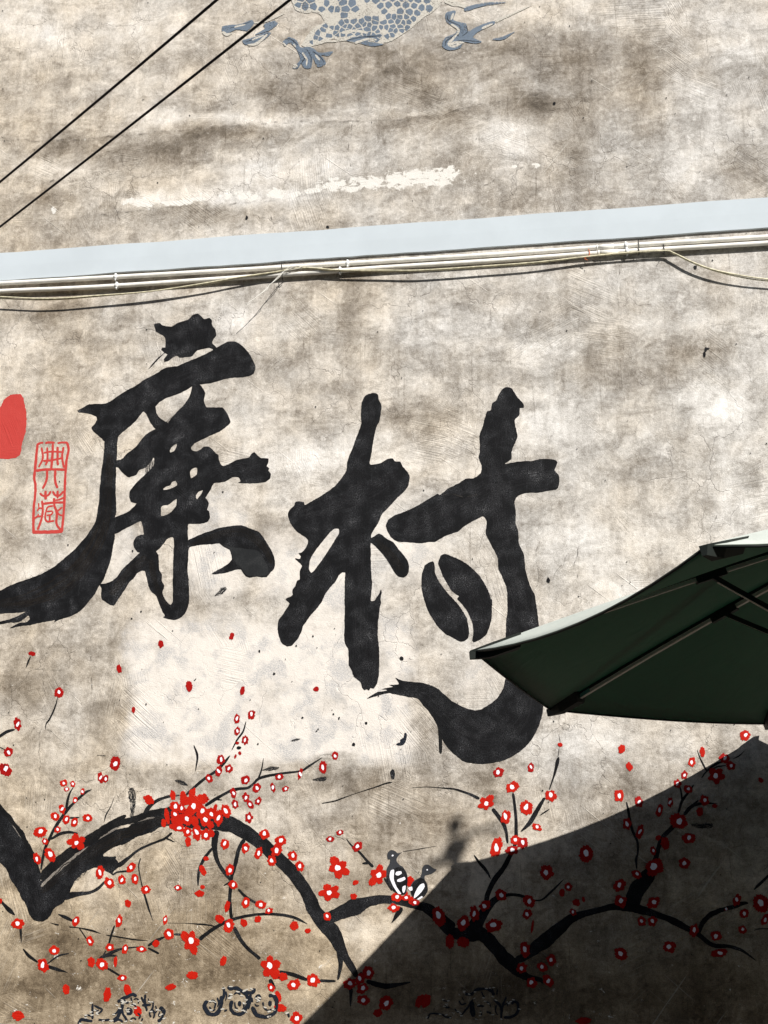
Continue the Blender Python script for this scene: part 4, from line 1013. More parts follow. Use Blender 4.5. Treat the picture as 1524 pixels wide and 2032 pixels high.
# --- two painted birds
def birds():
    b = paint('painted_bird', Q2([(905, 1070), (898, 1040), (905, 1005), (935, 985), (970, 995), (995, 1015), (1020, 1012), (1040, 1000), (1005, 1035), (985, 1080), (1010, 1120), (1045, 1145),
                                  (1080, 1200), (1090, 1260), (1085, 1330), (1070, 1400), (1000, 1400), (940, 1350), (900, 1290), (888, 1230), (895, 1160), (925, 1100), (925, 1070)]), M_BIRD, WALL, amp=0.3, step=2)
    b['label'] = 'dark bird with white wing stripes looking right on the bough'
    paint('wing', Q2([(960, 1165), (1000, 1145), (1050, 1160), (1082, 1210), (1090, 1270), (1083, 1330), (1060, 1400), (1000, 1400), (935, 1350), (900, 1290), (892, 1240), (915, 1200)]), M_BLACK, b, amp=0.3, step=2)
    for p in ([(930, 1180), (960, 1170), (960, 1260), (985, 1330), (1030, 1400), (1000, 1395), (950, 1320), (920, 1240)], [(985, 1190), (1030, 1185), (1035, 1205), (1000, 1225), (975, 1215)],
              [(995, 1265), (1060, 1240), (1070, 1260), (1020, 1285), (990, 1280)], [(1045, 1330), (1070, 1320), (1065, 1370), (1050, 1390), (1040, 1360)]):
        paint('feather', Q2(p), M_WHITE, b, amp=0.3, step=2)
    paint('eye', Q2([(938, 1040), (945, 1028), (957, 1030), (957, 1040), (945, 1046)]), M_WHITE, b, amp=0, step=2)
    b = paint('painted_bird', Q2([(1230, 1150), (1250, 1125), (1290, 1125), (1330, 1155), (1365, 1170), (1320, 1205), (1255, 1225), (1250, 1260), (1275, 1310), (1280, 1370), (1250, 1420),
                                  (1200, 1445), (1150, 1440), (1120, 1390), (1120, 1320), (1150, 1275), (1210, 1240), (1225, 1200)]), M_BIRD, WALL, amp=0.3, step=2)
    b['label'] = 'lower dark bird turned away with one broad white wing'
    paint('wing', Q2([(1150, 1290), (1210, 1250), (1250, 1265), (1275, 1315), (1278, 1370), (1248, 1420), (1200, 1443), (1150, 1438), (1122, 1390), (1124, 1330)]), M_BLACK, b, amp=0.3, step=2)
    for p in ([(1150, 1440), (1160, 1390), (1200, 1320), (1240, 1300), (1250, 1330), (1220, 1380), (1180, 1420)], [(1095, 1345), (1130, 1330), (1135, 1365), (1110, 1370)], [(1180, 1450), (1225, 1420), (1235, 1430), (1195, 1455)]):
        paint('feather', Q2(p), M_WHITE, b, amp=0.3, step=2)
    paint('eye', Q2([(1266, 1172), (1275, 1163), (1284, 1172), (1275, 1180)]), M_WHITE, b, amp=0, step=2)


birds()


# --- three flaking scroll ornaments at the foot, and the paint remains of a scaly creature at the top
def ornaments():
    w = lambda f, L: [f([(x, y, k) for x, y in p]) for k, p in L]
    A = [(16, [(700, 730), (700, 790), (700, 845)]), (14, [(712, 742), (745, 760), (772, 775), (750, 800), (733, 790)]), (22, [(592, 884), (612, 850), (650, 855), (700, 862)]),
         (26, [(890, 718), (930, 690), (965, 675), (1000, 660), (1035, 672)]), (28, [(935, 680), (920, 760), (890, 830), (858, 862)]), (16, [(922, 740), (930, 800), (962, 862)]),
         (20, [(960, 762), (988, 775), (990, 800), (958, 805)]), (12, [(985, 742), (1010, 735), (1032, 760)]), (12, [(990, 680), (995, 700), (1000, 722)]), (18, [(1068, 678), (1092, 722)]),
         (20, [(1100, 660), (1095, 720), (1112, 785)]), (18, [(1075, 742), (1142, 735)]), (13, [(1160, 712), (1155, 760), (1130, 800), (1142, 832)]), (15, [(1130, 800), (1150, 780), (1168, 800), (1160, 840)]),
         (26, [(1208, 755), (1238, 790), (1222, 840), (1192, 862)]), (16, [(745, 850), (790, 855), (830, 850)]), (14, [(1070, 860), (1080, 840)])]
    B = [(26, [(102, 680), (88, 720), (112, 762), (160, 767), (190, 722), (200, 650)]), (12, [(120, 692), (140, 680), (160, 700), (150, 732)]), (16, [(208, 590), (215, 640), (192, 695)]),
         (24, [(238, 588), (262, 600), (300, 598), (340, 622), (400, 628), (416, 600)]), (22, [(265, 680), (258, 730), (290, 767), (332, 765), (360, 730), (370, 660), (330, 618)]),
         (32, [(305, 700), (328, 702)]), (22, [(388, 640), (374, 735)]), (24, [(398, 720), (430, 772), (490, 787), (545, 762), (562, 702), (545, 652), (508, 648)]), (36, [(505, 697), (528, 697)]),
         (15, [(418, 665), (440, 642), (452, 670), (428, 692)]), (14, [(634, 758), (642, 790)]), (12, [(215, 750), (235, 740)])]
    C = [(26, [(372, 1132), (430, 1132), (470, 1095), (540, 1085), (600, 1100), (632, 1142)]), (16, [(440, 1180), (392, 1255), (328, 1335)]), (40, [(428, 1195), (435, 1265), (445, 1335)]),
         (14, [(318, 1190), (340, 1225), (382, 1215)]), (18, [(195, 1252), (235, 1250)]), (16, [(40, 1355), (60, 1310), (130, 1308), (162, 1312)]), (18, [(168, 1310), (200, 1335), (255, 1340)]),
         (22, [(628, 1180), (680, 1232), (702, 1292)]), (18, [(738, 1160), (702, 1250), (690, 1345)]), (26, [(788, 1222), (802, 1198), (840, 1220), (842, 1280), (800, 1330), (715, 1342)]),
         (22, [(562, 1288), (605, 1305)]), (16, [(478, 1240), (542, 1240)]), (16, [(620, 1085), (615, 1140)]), (12, [(515, 1110), (545, 1165)]), (14, [(660, 1090), (655, 1140)])]
    A += [(10, [(720, 770), (735, 785), (748, 775)]), (10, [(1010, 700), (1030, 690), (1050, 705), (1045, 730)]), (12, [(900, 770), (880, 800), (850, 812)]), (11, [(985, 850), (1010, 835), (1030, 850)]),
          (10, [(1175, 745), (1185, 770), (1180, 800)]), (12, [(940, 700), (960, 725), (975, 715)]), (10, [(1120, 690), (1128, 720)]), (12, [(640, 830), (660, 815), (690, 825)]), (12, [(1040, 800), (1060, 820), (1050, 845)]),
          (12, [(1210, 790), (1200, 815), (1212, 830)]), (14, [(860, 868), (900, 850), (930, 868)])]
    B += [(10, [(118, 720), (135, 745), (158, 738)]), (11, [(280, 640), (300, 628), (325, 640)]), (10, [(285, 690), (290, 725), (305, 735)]), (10, [(342, 690), (345, 725), (330, 745)]), (12, [(470, 690), (480, 730), (505, 745), (530, 735)]),
          (11, [(415, 700), (428, 715), (445, 712)]), (10, [(225, 620), (232, 650), (225, 680)]), (11, [(170, 660), (180, 690), (172, 720)]), (12, [(395, 660), (402, 690)]), (10, [(250, 640), (245, 670)])]
    C += [(11, [(240, 1180), (215, 1195), (175, 1190)]), (11, [(500, 1280), (520, 1300), (515, 1325)]), (12, [(280, 1260), (300, 1290), (320, 1300)]), (12, [(720, 1230), (745, 1215), (750, 1240)]), (10, [(345, 1160), (360, 1190)]),
          (12, [(650, 1230), (640, 1280), (660, 1320)]), (12, [(560, 1200), (590, 1220), (600, 1250)])]
    for f, L, lab in ((QA, A, 'flaking dark scroll ornament at the lower left'), (Q3, B, 'flaking dark scroll ornament in the middle'), (Q4, C, 'flaking dark scroll ornament in the shade')):
        o = ribbons('painted_scroll', w(f, L), M_NAVY, WALL, 0.28, 2.0)
        o['label'] = lab
        # cream flakes left round the dark lines
        pale = []
        for k, p in L:
            for x, y in p:
                if rng.random() < 0.42:
                    a = rng.uniform(0, 6.28); q = [(x + math.cos(a) * k * 0.8 - 12, y + math.sin(a) * k * 0.8, 11), (x + math.cos(a) * k * 0.9 + 12, y + math.sin(a) * k * 0.9 + rng.uniform(-12, 12), 8)]
                    pale.append(f(q))
        tag(ribbons('paint_flake', pale, M_CREAM, WALL, 0.4, 2.0), kind='stuff')
    D = lambda p: fr(400, 0, 2.302, p)
    dr = empty('painted_creature', (0, 0, 0), WALL)
    dr['label'] = 'flaking blue grey scales and claws of a painted creature at the top'
    body = [(395, -60), (410, 0), (430, 45), (480, 60), (530, 60), (560, 100), (510, 130), (455, 205), (480, 215), (560, 195), (600, 180), (660, 188), (720, 200), (800, 207), (860, 190), (930, 150),
            (1000, 90), (1060, 50), (1100, 0), (1110, -60)]
    paint('painted_body', D(body), M_CREAM, dr, amp=1.2)

    def inside(x, y):
        c = False
        for (x1, y1), (x2, y2) in zip(body, body[1:] + body[:1]):
            if (y1 > y) != (y2 > y) and x < (x2 - x1) * (y - y1) / (y2 - y1) + x1: c = not c
        return c
    seeds = []
    y, row = -58.0, 0
    while y < 215:
        x = 380.0 + (row % 2) * 18
        big = y < 66
        while x < 1120:
            seeds.append((x + rng.uniform(-9, 9), y + rng.uniform(-6, 6) + 12 * math.sin(x / 80.0)))
            x += 38 if big else 30
        y += 30 if big else 20
        row += 1
    for k, (px, py) in enumerate(seeds):
        if not inside(px, py) or rng.random() < 0.06 or (545 < px < 640 and 66 < py < 112) or (715 < px < 800 and 10 < py < 66):
            continue
        poly = [Vector((px + 60 * math.cos(a * 0.3927), py + 60 * math.sin(a * 0.3927))) for a in range(16)]
        c0 = Vector((px, py))
        for q, (ox, oy) in enumerate(seeds):
            if q == k or abs(ox - px) > 80 or abs(oy - py) > 80: continue
            o = Vector((ox, oy)); m = (c0 + o) / 2; nn = o - c0
            new = []
            for a, b in zip(poly, poly[1:] + poly[:1]):
                da, db = (a - m).dot(nn), (b - m).dot(nn)
                if da <= 0: new.append(a)
                if (da < 0) != (db < 0): new.append(a + (b - a) * (da / (da - db)))
            poly = new
        kk = rng.uniform(0.72, 0.90)
        pts = [c0 + (p - c0) * kk for p in poly]
        if len(pts) > 2 and all(inside(p.x, p.y) for p in pts):
            paint('scale', D([(p.x, p.y) for p in pts]), M_BLUE, dr, amp=0.5, step=3.0, straight=True)
    for p in ([(95, 120), (120, 115), (180, 110), (230, 90), (240, 105), (210, 140), (160, 135), (110, 155), (92, 140)], [(285, 110), (330, 95), (350, 105), (310, 140), (280, 150), (240, 160), (290, 130)],
              [(185, 185), (240, 170), (300, 145), (320, 150), (270, 190), (200, 203)], [(650, 180), (720, 165), (830, 158), (800, 172), (760, 188), (830, 202), (780, 212), (720, 197)],
              [(370, 190), (400, 170), (435, 185), (450, 215), (500, 215), (540, 240), (600, 235), (580, 255), (545, 250), (570, 290), (530, 305), (510, 265), (500, 310), (470, 310), (455, 290),
               (440, 312), (415, 310), (450, 270), (435, 225), (400, 195), (380, 210)],
              [(1115, 60), (1160, 50), (1150, 90), (1210, 110), (1215, 140), (1270, 130), (1290, 125), (1240, 170), (1280, 190), (1250, 200), (1200, 190), (1180, 220), (1130, 230), (1100, 210),
               (1110, 175), (1160, 150), (1170, 130), (1120, 100)]):
        paint('claw', D(p), M_BLUE, dr, amp=0.6)
    for p in ([(1200, 45, 20), (1290, 20, 14), (1390, 10, 3)], [(1330, 180, 6), (1380, 172, 14), (1432, 144, 2)], [(1230, 150, 26), (1290, 120, 24), (1340, 100, 18)]):
        ribbon('claw', D(p), M_BLUE, dr, 0.2)
    cont = [D(p) for p in ([(440, 235, 5), (470, 262, 6), (455, 290, 5)], [(480, 225, 5), (500, 262, 6), (498, 300, 4)], [(510, 235, 5), (545, 262, 6), (560, 285, 4)], [(380, 180, 4), (405, 178, 5), (440, 205, 5)],
                           [(1120, 66, 5), (1130, 95, 6), (1180, 120, 5), (1165, 155, 6), (1120, 185, 5), (1112, 210, 5)], [(1210, 118, 5), (1215, 145, 5), (1190, 165, 5)], [(1135, 205, 5), (1180, 185, 6), (1270, 190, 4)],
                           [(130, 128, 4), (170, 118, 5), (225, 98, 4)], [(200, 192, 4), (260, 172, 5), (310, 148, 4)], [(660, 184, 5), (730, 170, 6), (820, 162, 4)])]
    ribbons('contour', cont, M_SCUFF, dr, 0.3)
    inner = [D(p) for p in ([(460, 240, 8), (480, 270, 10), (478, 300, 7)], [(520, 250, 7), (540, 275, 8)], [(1140, 110, 8), (1175, 140, 10), (1150, 175, 10), (1128, 200, 12), (1150, 212, 10), (1185, 200, 8)], [(1150, 60, 8), (1140, 90, 8)],
                            [(150, 124, 7), (200, 112, 7)], [(230, 182, 6), (285, 160, 6)], [(700, 196, 9), (760, 178, 10), (800, 182, 8)], [(640, 150, 14), (700, 140, 10), (760, 150, 12)], [(430, 215, 6), (420, 200, 6)])]
    ribbons('pale_outline', inner, M_CREAM, dr, 0.35)
    pale = [D(p) for p in ([(1340, 98, 14), (1420, 62, 10), (1512, 22, 3)], [(1110, 5, 20), (1160, 15, 26), (1210, 30, 16)], [(95, 145, 10), (115, 158, 12), (140, 150, 6)], [(300, 155, 8), (250, 200, 12), (210, 205, 6)],
                           [(1130, 205, 10), (1160, 195, 16), (1200, 195, 10)], [(418, 305, 22), (438, 300, 16)], [(372, 195, 8), (385, 210, 10)], [(560, 190, 8), (640, 182, 12), (700, 160, 8)],
                           [(1280, 130, 12), (1330, 108, 10)], [(240, 105, 8), (300, 95, 10), (380, 60, 4)])]
    ribbons('pale_outline', pale, M_CREAM, dr, 0.3)


ornaments()


# --- specks and cracks
def specks():
    V, F = [], []
    S = [(1401, 693, 3, 6), (1398, 702, 2.5, 6), (1404, 692, 4, 2), (1088, 1151, 4, 7), (797, 1306, 5, 4), (280, 1213, 2, 2), (261, 1227, 2, 2), (515, 1292, 2, 3), (544, 1337, 3, 3), (600, 1424, 3, 2), (673, 1425, 2, 3),
         (662, 1417, 2, 2), (474, 1483, 5, 3), (263, 1093, 2, 2), (727, 1434, 3, 3), (779, 1536, 5, 10), (621, 1262, 2, 2), (588, 1281, 2, 2), (512, 1476, 2, 2), (290, 1397, 2, 2), (702, 1477, 4, 4), (1100, 205, 3, 3),
         (490, 432, 3, 4), (650, 450, 3, 3), (1380, 530, 4, 4), (985, 955, 3, 3)]
    for k in range(170):
        S.append((rng.uniform(0, 1524), rng.uniform(0, 2032), rng.uniform(0.7, 1.8), rng.uniform(0.7, 1.8)))
    for (x, y, a, b) in S:
        off = nextoff(0.000001); k0 = len(V); n = 7
        for k in range(n):
            t = 6.2832 * k / n; r = rng.uniform(.6, 1.2)
            V.append(wp(x + math.cos(t) * a * r, y + math.sin(t) * b * r, off))
        F.append(tuple(k0 + k for k in reversed(range(n))))
    o = mesh('paint_speck', V, F, M_BLACK, WALL)
    if o.data.polygons[0].normal.y > 0:
        o.data.flip_normals()
    o['kind'] = 'stuff'
    g = N('crack_dark_brown')  # thin dark brown lines drawn along the cracks
    P = g.n('TexCoord').outputs['Object']
    al = g.mr(g.noise(P, 30.0, 4.0, 0.7), 0.44, 0.62, 0.0, 0.6)
    m = g.surf(c4(0.10, 0.085, 0.07), 0.95, alpha=al)
    C = [[(300, 262), (420, 252), (540, 243), (660, 240), (760, 238), (830, 235), (880, 225), (960, 205), (1040, 192), (1120, 172)], [(0, 272), (80, 280), (180, 275), (300, 262)],
         [(155, 430), (240, 420), (340, 412), (470, 402), (560, 396)], [(820, 236), (800, 244), (835, 262)], [(120, 352), (60, 372), (20, 380)], [(95, 1440), (90, 1400), (86, 1345), (90, 1290), (88, 1270)],
         [(86, 1400), (78, 1480), (80, 1560), (70, 1600)], [(90, 1445), (130, 1462), (175, 1440)], [(540, 440), (536, 410), (534, 385)], [(20, 1330), (60, 1325), (130, 1332)],
         [(1060, 1180), (1070, 1150), (1064, 1100), (1072, 1060)], [(1150, 1080), (1140, 1120), (1155, 1170), (1150, 1210)], [(880, 980), (930, 985), (960, 980)], [(1410, 1050), (1425, 1020), (1420, 990)],
         [(700, 240), (690, 300), (698, 340)], [(1230, 520), (1226, 580), (1233, 640)], [(180, 1290), (182, 1330), (186, 1400)], [(1040, 330), (1000, 352), (940, 372)]]
    V, F, U = [], [], []
    for c in C:
        pts = []
        for k, (x, y) in enumerate(c):
            pts.append((x, y, 2.2))
        fine = []
        for a, b in zip(pts, pts[1:]):
            m2 = max(2, int(math.hypot(b[0] - a[0], b[1] - a[1]) / 9))
            for i in range(m2):
                t = i / m2
                fine.append((a[0] + (b[0] - a[0]) * t + rng.uniform(-2.2, 2.2), a[1] + (b[1] - a[1]) * t + rng.uniform(-2.2, 2.2), rng.uniform(0.7, 1.7)))
        v, f, u = ribbon_data(fine, nextoff(0.000002), 0.4, 3.0)
        k = len(V); V += v; U += u; F += [tuple(i + k for i in q) for q in f]
    o = mesh('wall_crack', V, F, m, WALL, U)
    o['kind'] = 'stuff'


specks()


# ------------------------------------------------------------------ pipes and cables on the wall
def tube_data(pts, r, sides=8, closed_ends=True):
    P = [Vector(p) for p in pts]
    V, F = [], []
    n = len(P)
    ref = Vector((0, 1, 0.13)).normalized()
    for k, p in enumerate(P):
        d = (P[min(n - 1, k + 1)] - P[max(0, k - 1)]).normalized()
        a = d.cross(ref)
        a = a.normalized() if a.length > 1e-4 else d.orthogonal().normalized()
        b = d.cross(a)
        rr = r[k] if isinstance(r, (list, tuple)) else r
        for s in range(sides):
            t = 6.28318 * s / sides
            V.append(p + a * math.cos(t) * rr + b * math.sin(t) * rr)
    for k in range(n - 1):
        for s in range(sides):
            a, b = k * sides + s, k * sides + (s + 1) % sides
            F.append((a, b, b + sides, a + sides))
    if closed_ends:
        F.append(tuple(reversed(range(sides)))); F.append(tuple((n - 1) * sides + s for s in range(sides)))
    return V, F


def tube(name, pts, r, mat, parent=None, sides=8):
    V, F = tube_data(pts, r, sides)
    return mesh(name, V, F, mat, parent, smooth=True)


def spl3(pts, m=8):
    P = [Vector(p) for p in pts]
    Q = [P[0] * 2 - P[1]] + P + [P[-1] * 2 - P[-2]]
    out = []
    for k in range(1, len(Q) - 2):
        p0, p1, p2, p3 = Q[k - 1:k + 3]
        for i in range(m):
            t = i / m
            out.append(0.5 * ((2 * p1) + (p2 - p0) * t + (2 * p0 - 5 * p1 + 4 * p2 - p3) * t * t + (3 * p1 - p0 - 3 * p2 + p3) * t ** 3))
    out.append(Q[-2])
    return out


PR = 0.0122
PY = 0.0205


def px3(pts, off):
    return [wp(x, y, (p[0] if p else off)) for x, y, *p in pts]


def ring_part(name, u, v, off, r, width, mat, parent, dirv=Vector((1, 0, 0))):
    """short collar round a pipe at photo pixel u, v"""
    c = wp(u, v, off)
    return tube(name, [c - dirv * width / 2, c + dirv * width / 2], r, mat, parent, 14)


def conduits():
    upper = [(-900, 600), (-300, 578), (0, 562.5), (235, 549.5), (470, 536), (762, 518.5), (1000, 504), (1190, 491), (1360, 480), (1524, 470), (1800, 452), (2300, 420)]
    lower = [(-900, 618), (-300, 595), (0, 578), (120, 573), (235, 567), (450, 552.5), (620, 541), (762, 531), (1000, 516), (1190, 502), (1340, 493), (1524, 482), (1800, 464), (2300, 432)]
    res = []
    for L, lab in ((upper, 'cream plastic conduit running directly under the blue ledge'), (lower, 'lower cream plastic conduit with cables tied beneath it')):
        o = tube('conduit', spl3(px3(L, PY), 6), PR, M_PVC, None, 14)
        tag(o, lab, 'conduit', 'conduits clipped to the wall')
        res.append(o)
    up, lo = res

    def clip(u, v, o):
        c = wp(u, v, PY)
        w = 0.0085
        ring_part('pipe_clip', u, v, PY, PR + 0.0028, w * 2, M_CLIP, o)
        V, F = tube_data([c + Vector((0, 0.010, -PR - .006)), c + Vector((0, -PR * .2, -PR - .009)), c + Vector((0, -PR * .9, -PR - .003))], 0.0042, 8)
        V2, F2 = tube_data([c + Vector((0, 0.010, PR + .004)), c + Vector((0, -PR * .2, PR + .007)), c + Vector((0, -PR * .9, PR + .002))], 0.0042, 8)
        mesh('clip_lug', V, F, M_CLIP, o, smooth=True)
        mesh('clip_lug', V2, F2, M_CLIP, o, smooth=True)
    for u, v in ((230, 550), (690, 523), (1242, 487.5), (-180, 572), (1720, 457)): clip(u, v, up)
    for u, v in ((232, 567), (675, 537), (1244, 499), (-180, 588), (1720, 469)): clip(u, v, lo)
    for o, a, b in ((up, (1184, 491.5), (1218, 489)), (lo, (1187, 502.2), (1226, 499.8))):
        p, q = wp(*a, PY), wp(*b, PY)
        tube('coupling', [p, q], PR + 0.0022, M_PVC, o, 14)
        tube('coupling_rim', [p - (q - p) * .03, p + (q - p) * .06], PR + 0.0032, M_PVC, o, 14)
    for u, v0, v1 in ((1267, 474, 501), (1317, 486, 500), (559, 521, 553)):
        a, b = wp(u, v0, PY + PR + .002), wp(u + 1, v1, PY + PR + .004)
        tube('cable_tie', [a + Vector((0, .02, .004)), a, (a + b) / 2 + Vector((0, -.003, 0)), b, b + Vector((0, .02, -.004))], 0.0021, M_TIE, lo, 6)
    a = wp(1310, 512, 0.03)
    tube('tie_tail', [wp(1318, 500, PY + PR + .004), wp(1316, 503, 0.05)], 0.0012, M_TIE, lo, 6)
    tube('orange_tie', spl3(px3([(1168, 494, .034), (1170, 503, .036), (1167, 509, .036), (1160, 513, .034), (1166, 516, .034)], .03), 4), 0.0020, M_ORANGE, lo, 6)


conduits()


def cables():
    z1 = lambda x, y, o: (x / 2, 380 + y / 2, o)
    z2 = lambda x, y, o: (762 + x / 2, 350 + y / 2, o)
    for k, (dy, r, do, lab) in enumerate(((0, .0040, 0, 'thin yellowed cable sagging below the conduits, front one'), (3.4, .0034, -.006, 'thin yellowed cable sagging below the conduits, behind its twin'))):
        L = [(-500, 560 + dy, .035), (-200, 580 + dy, .045), z1(0, 418 + 2 * dy, .052), z1(200, 425 + 1.4 * dy, .052), z1(400, 412 + dy, .050), z1(600, 396, .048), z1(800, 366 + dy, .046), z1(950, 340 + dy, .042),
             z1(1100, 318, .038), z1(1200, 302 + dy, .042), z1(1350, 312 + dy, .040), z2(0, 373 + dy, .042), z2(150, 372 + dy, .044), z2(400, 356 + dy, .042), z2(600, 341 + dy, .040), z2(800, 319, .036), z2(950, 304 + dy, .036),
             z2(1110, 295, .036), z2(1150, 304 + dy, .038), z2(1220, 338 + dy, .042), z2(1300, 368 + dy, .042), z2(1400, 390 + 2 * dy, .040), z2(1524, 408 + 2 * dy, .036), z2(1800, 430, .03), z2(2300, 420, .02)]
        L = [(x, y, max(0.012, o + do)) for x, y, o in L]
        tag(tube('cable', spl3(px3(L, 0), 8), r, M_CABLE, None, 6), lab, 'cable', 'cables tied under the conduits')
    e = empty('loose_wires', wp(560, 535, .03))
    tag(e, 'loose white wire ends sticking out from the conduit tie above the left character', 'wire')
    base = e.location.copy()

    def strand(L, r, m=M_WIRE):
        P = [p - base for p in spl3(px3(L, 0), 6)]
        tube('wire_end', P, r, m, e, 6)
    strand([(600, 528, .040), (580, 532, .046), (562, 540, .056), (545, 556, .072), (525, 576, .09), (508, 590, .105), (488, 604, .118)], .0017)
    strand([(606, 533, .040), (594, 529, .044), (578, 528, .05), (566, 536, .058), (552, 552, .07), (534, 566, .084), (530, 574, .09), (510, 588, .100)], .0014)
    strand([(597, 535, .038), (600, 528, .05), (590, 526, .052), (574, 534, .048), (556, 546, .05)], .0014)
    strand([(640, 531, .036), (610, 530, .042), (580, 535, .044), (556, 541, .040)], .0016)


cables()


def overhead():
    for (a, b, lab) in (((430, 0), (0, 361), 'upper of two dark overhead wires crossing the top left corner'), ((575, 0), (0, 450), 'lower of two dark overhead wires crossing the top left corner')):
        z = 3.30
        P = []
        for u, v in (a, b):
            d = ray(u, v)
            P.append(EYE + d * ((z - EYE.z) / d.z))
        pts = []
        for k in range(41):
            t = -2.6 + 7.2 * k / 40
            p = P[0] + (P[1] - P[0]) * t
            p.z -= 0.010 * t * (1 - t)
            pts.append(p)
        pts = [p for p in pts if p.y < -0.3]
        tag(tube('overhead_wire', pts, 0.0031, M_LINE, None, 8), lab, 'wire', 'overhead wires')


overhead()


# ------------------------------------------------------------------ parasol
def parasol():
    k = 5.5 / 8.0
    hubp = Vector((1.74307, -2.15766, 3.14311))
    old = Vector((0, -8.0, 1.6))
    hub = EYE + (hubp - old) * k
    R, Hh, th, tx, ty = 2.15518 * k, 0.67614 * k, 3.32515, -0.07626, -0.03598
    rot = Matrix.Rotation(tx, 3, 'X') @ Matrix.Rotation(ty, 3, 'Y')
    base = Vector((hub.x, hub.y, 0.0))
    root = empty('patio_parasol', base)
    tag(root, 'dark green octagonal patio parasol reaching in from the right edge', 'parasol')
    loc = lambda q: hub - base + rot @ Vector(q)
    bow = 0.14
    SAG = [0.046, 0.03, 0.024, 0.024, 0.024, 0.024, 0.026, 0.012]
    PULL = [0.012, 0.02, 0.03, 0.03, 0.04, 0.045, 0.048, 0.004]

    def ribz(t): return -Hh * (t + bow * (t * t - t))

    def rp(j, t, dz=0.0):
        a = th + 2 * math.pi * j / 8
        return Vector((R * t * math.cos(a), R * t * math.sin(a), ribz(t) + dz))
    # fabric: outer and inner face 3 mm apart
    g = N('dark_green_fabric_lining')
    P = g.n('TexCoord').outputs['Object']
    wv = g.noise(g.scalev(P, (900, 900, 900)), 1.0, 2.0)
    def fabric(g, a, b, tcol, fac):
        P = g.n('TexCoord').outputs['Object']
        g.surf(g.mix(g.noise(P, 6.0, 4.0), c4(*a), c4(*b)), 0.75, g.math('ADD', g.math('MULTIPLY', g.noise(g.scalev(P, (700, 700, 700)), 1.0, 2.0), 0.04), g.noise(P, 7.0, 3.0, 0.5, 1.2)), 0.55, 0.012, spec=0.15)
        sh = g.out.inputs['Surface'].links[0].from_socket
        tr = g.n('BsdfTranslucent', ins={'Color': c4(*tcol)})
        mx = g.n('MixShader', ins={0: fac})
        g.t.links.new(sh, mx.inputs[1]); g.t.links.new(tr.outputs[0], mx.inputs[2])
        g.t.links.new(mx.outputs[0], g.out.inputs['Surface'])
        return g.m
    lin = fabric(g, (0.105, 0.125, 0.100), (0.130, 0.150, 0.118), (0.09, 0.40, 0.27), 0.19)
    outm = fabric(N('sun_bleached_green_fabric'), (0.56, 0.61, 0.56), (0.66, 0.69, 0.64), (0.20, 0.50, 0.36), 0.18)
    NT, NS = 14, 10
    V, F, mi = [], [], []
    for side, dz in ((0, 0.0015), (1, -0.0015)):
        for j in range(8):
            k0 = len(V)
            for a in range(NT + 1):
                t = 0.03 + 0.97 * a / NT
                for b in range(NS + 1):
                    s = b / NS
                    p = rp(j, t).lerp(rp(j + 1, t), s)
                    sag = 4 * s * (1 - s)
                    p.z += -SAG[j] * sag * t ** 2.2 - 0.012 * sag * math.sin(math.pi * t) + dz
                    pull = 1 - PULL[j] * sag * max(0.0, (t - 0.75) / 0.25)
                    p.x *= pull; p.y *= pull
                    V.append(loc(p))
            for a in range(NT):
                for b in range(NS):
                    q = (k0 + a * (NS + 1) + b, k0 + (a + 1) * (NS + 1) + b, k0 + (a + 1) * (NS + 1) + b + 1, k0 + a * (NS + 1) + b + 1)
                    F.append(q if side == 0 else tuple(reversed(q))); mi.append(side)
    half = len(V) // 2
    for j in range(8):                                     # hem closes the two faces
        k0 = j * (NT + 1) * (NS + 1) + NT * (NS + 1)
        for b in range(NS):
            F.append((k0 + b, k0 + b + half, k0 + b + 1 + half, k0 + b + 1)); mi.append(1)
    can = mesh('canopy', V, F, [outm, lin], root, smooth=True)
    can.data.polygons.foreach_set('material_index', mi)
    hem_m = make_plain('black_green_hem', (0.010, 0.014, 0.011), 0.7)
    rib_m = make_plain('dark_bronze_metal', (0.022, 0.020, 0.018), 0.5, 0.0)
    cap_m = make_plain('champagne_edge_light', (0.90, 0.80, 0.70), 0.5, 0.0, bump=0.02, var=0.04)  # pale colour puts light reflected along the lower rib edges into the strips
    tip_m = make_plain('turquoise_plastic', (0.22, 0.52, 0.46), 0.35)
    V, F = [], []
    for j in range(8):
        edge = []
        for b in range(NS + 1):
            s = b / NS
            p = rp(j, 1.0).lerp(rp(j + 1, 1.0), s)
            sag = 4 * s * (1 - s)
            p.z += -SAG[j] * sag
            p.x *= 1 - PULL[j] * sag; p.y *= 1 - PULL[j] * sag
            p.z -= 0.004
            edge.append(loc(p))
        v, f = tube_data(edge, 0.0034, 6)
        k0 = len(V); V += v; F += [tuple(i + k0 for i in q) for q in f]
    mesh('hem', V, F, hem_m, can, smooth=True)

    def bar(name, A, B, w, h, m, parent, up=Vector((0, 0, 1))):
        A, B = Vector(A), Vector(B)
        d = (B - A).normalized()
        s = d.cross(rot @ up).normalized() * w / 2
        n = s.cross(d).normalized() * h / 2
        vs = [A - s - n, A + s - n, A + s + n, A - s + n, B - s - n, B + s - n, B + s + n, B - s + n]
        fs = [(3, 2, 1, 0), (4, 5, 6, 7), (0, 1, 5, 4), (1, 2, 6, 5), (2, 3, 7, 6), (3, 0, 4, 7)]
        return mesh(name, vs, fs, m, parent)

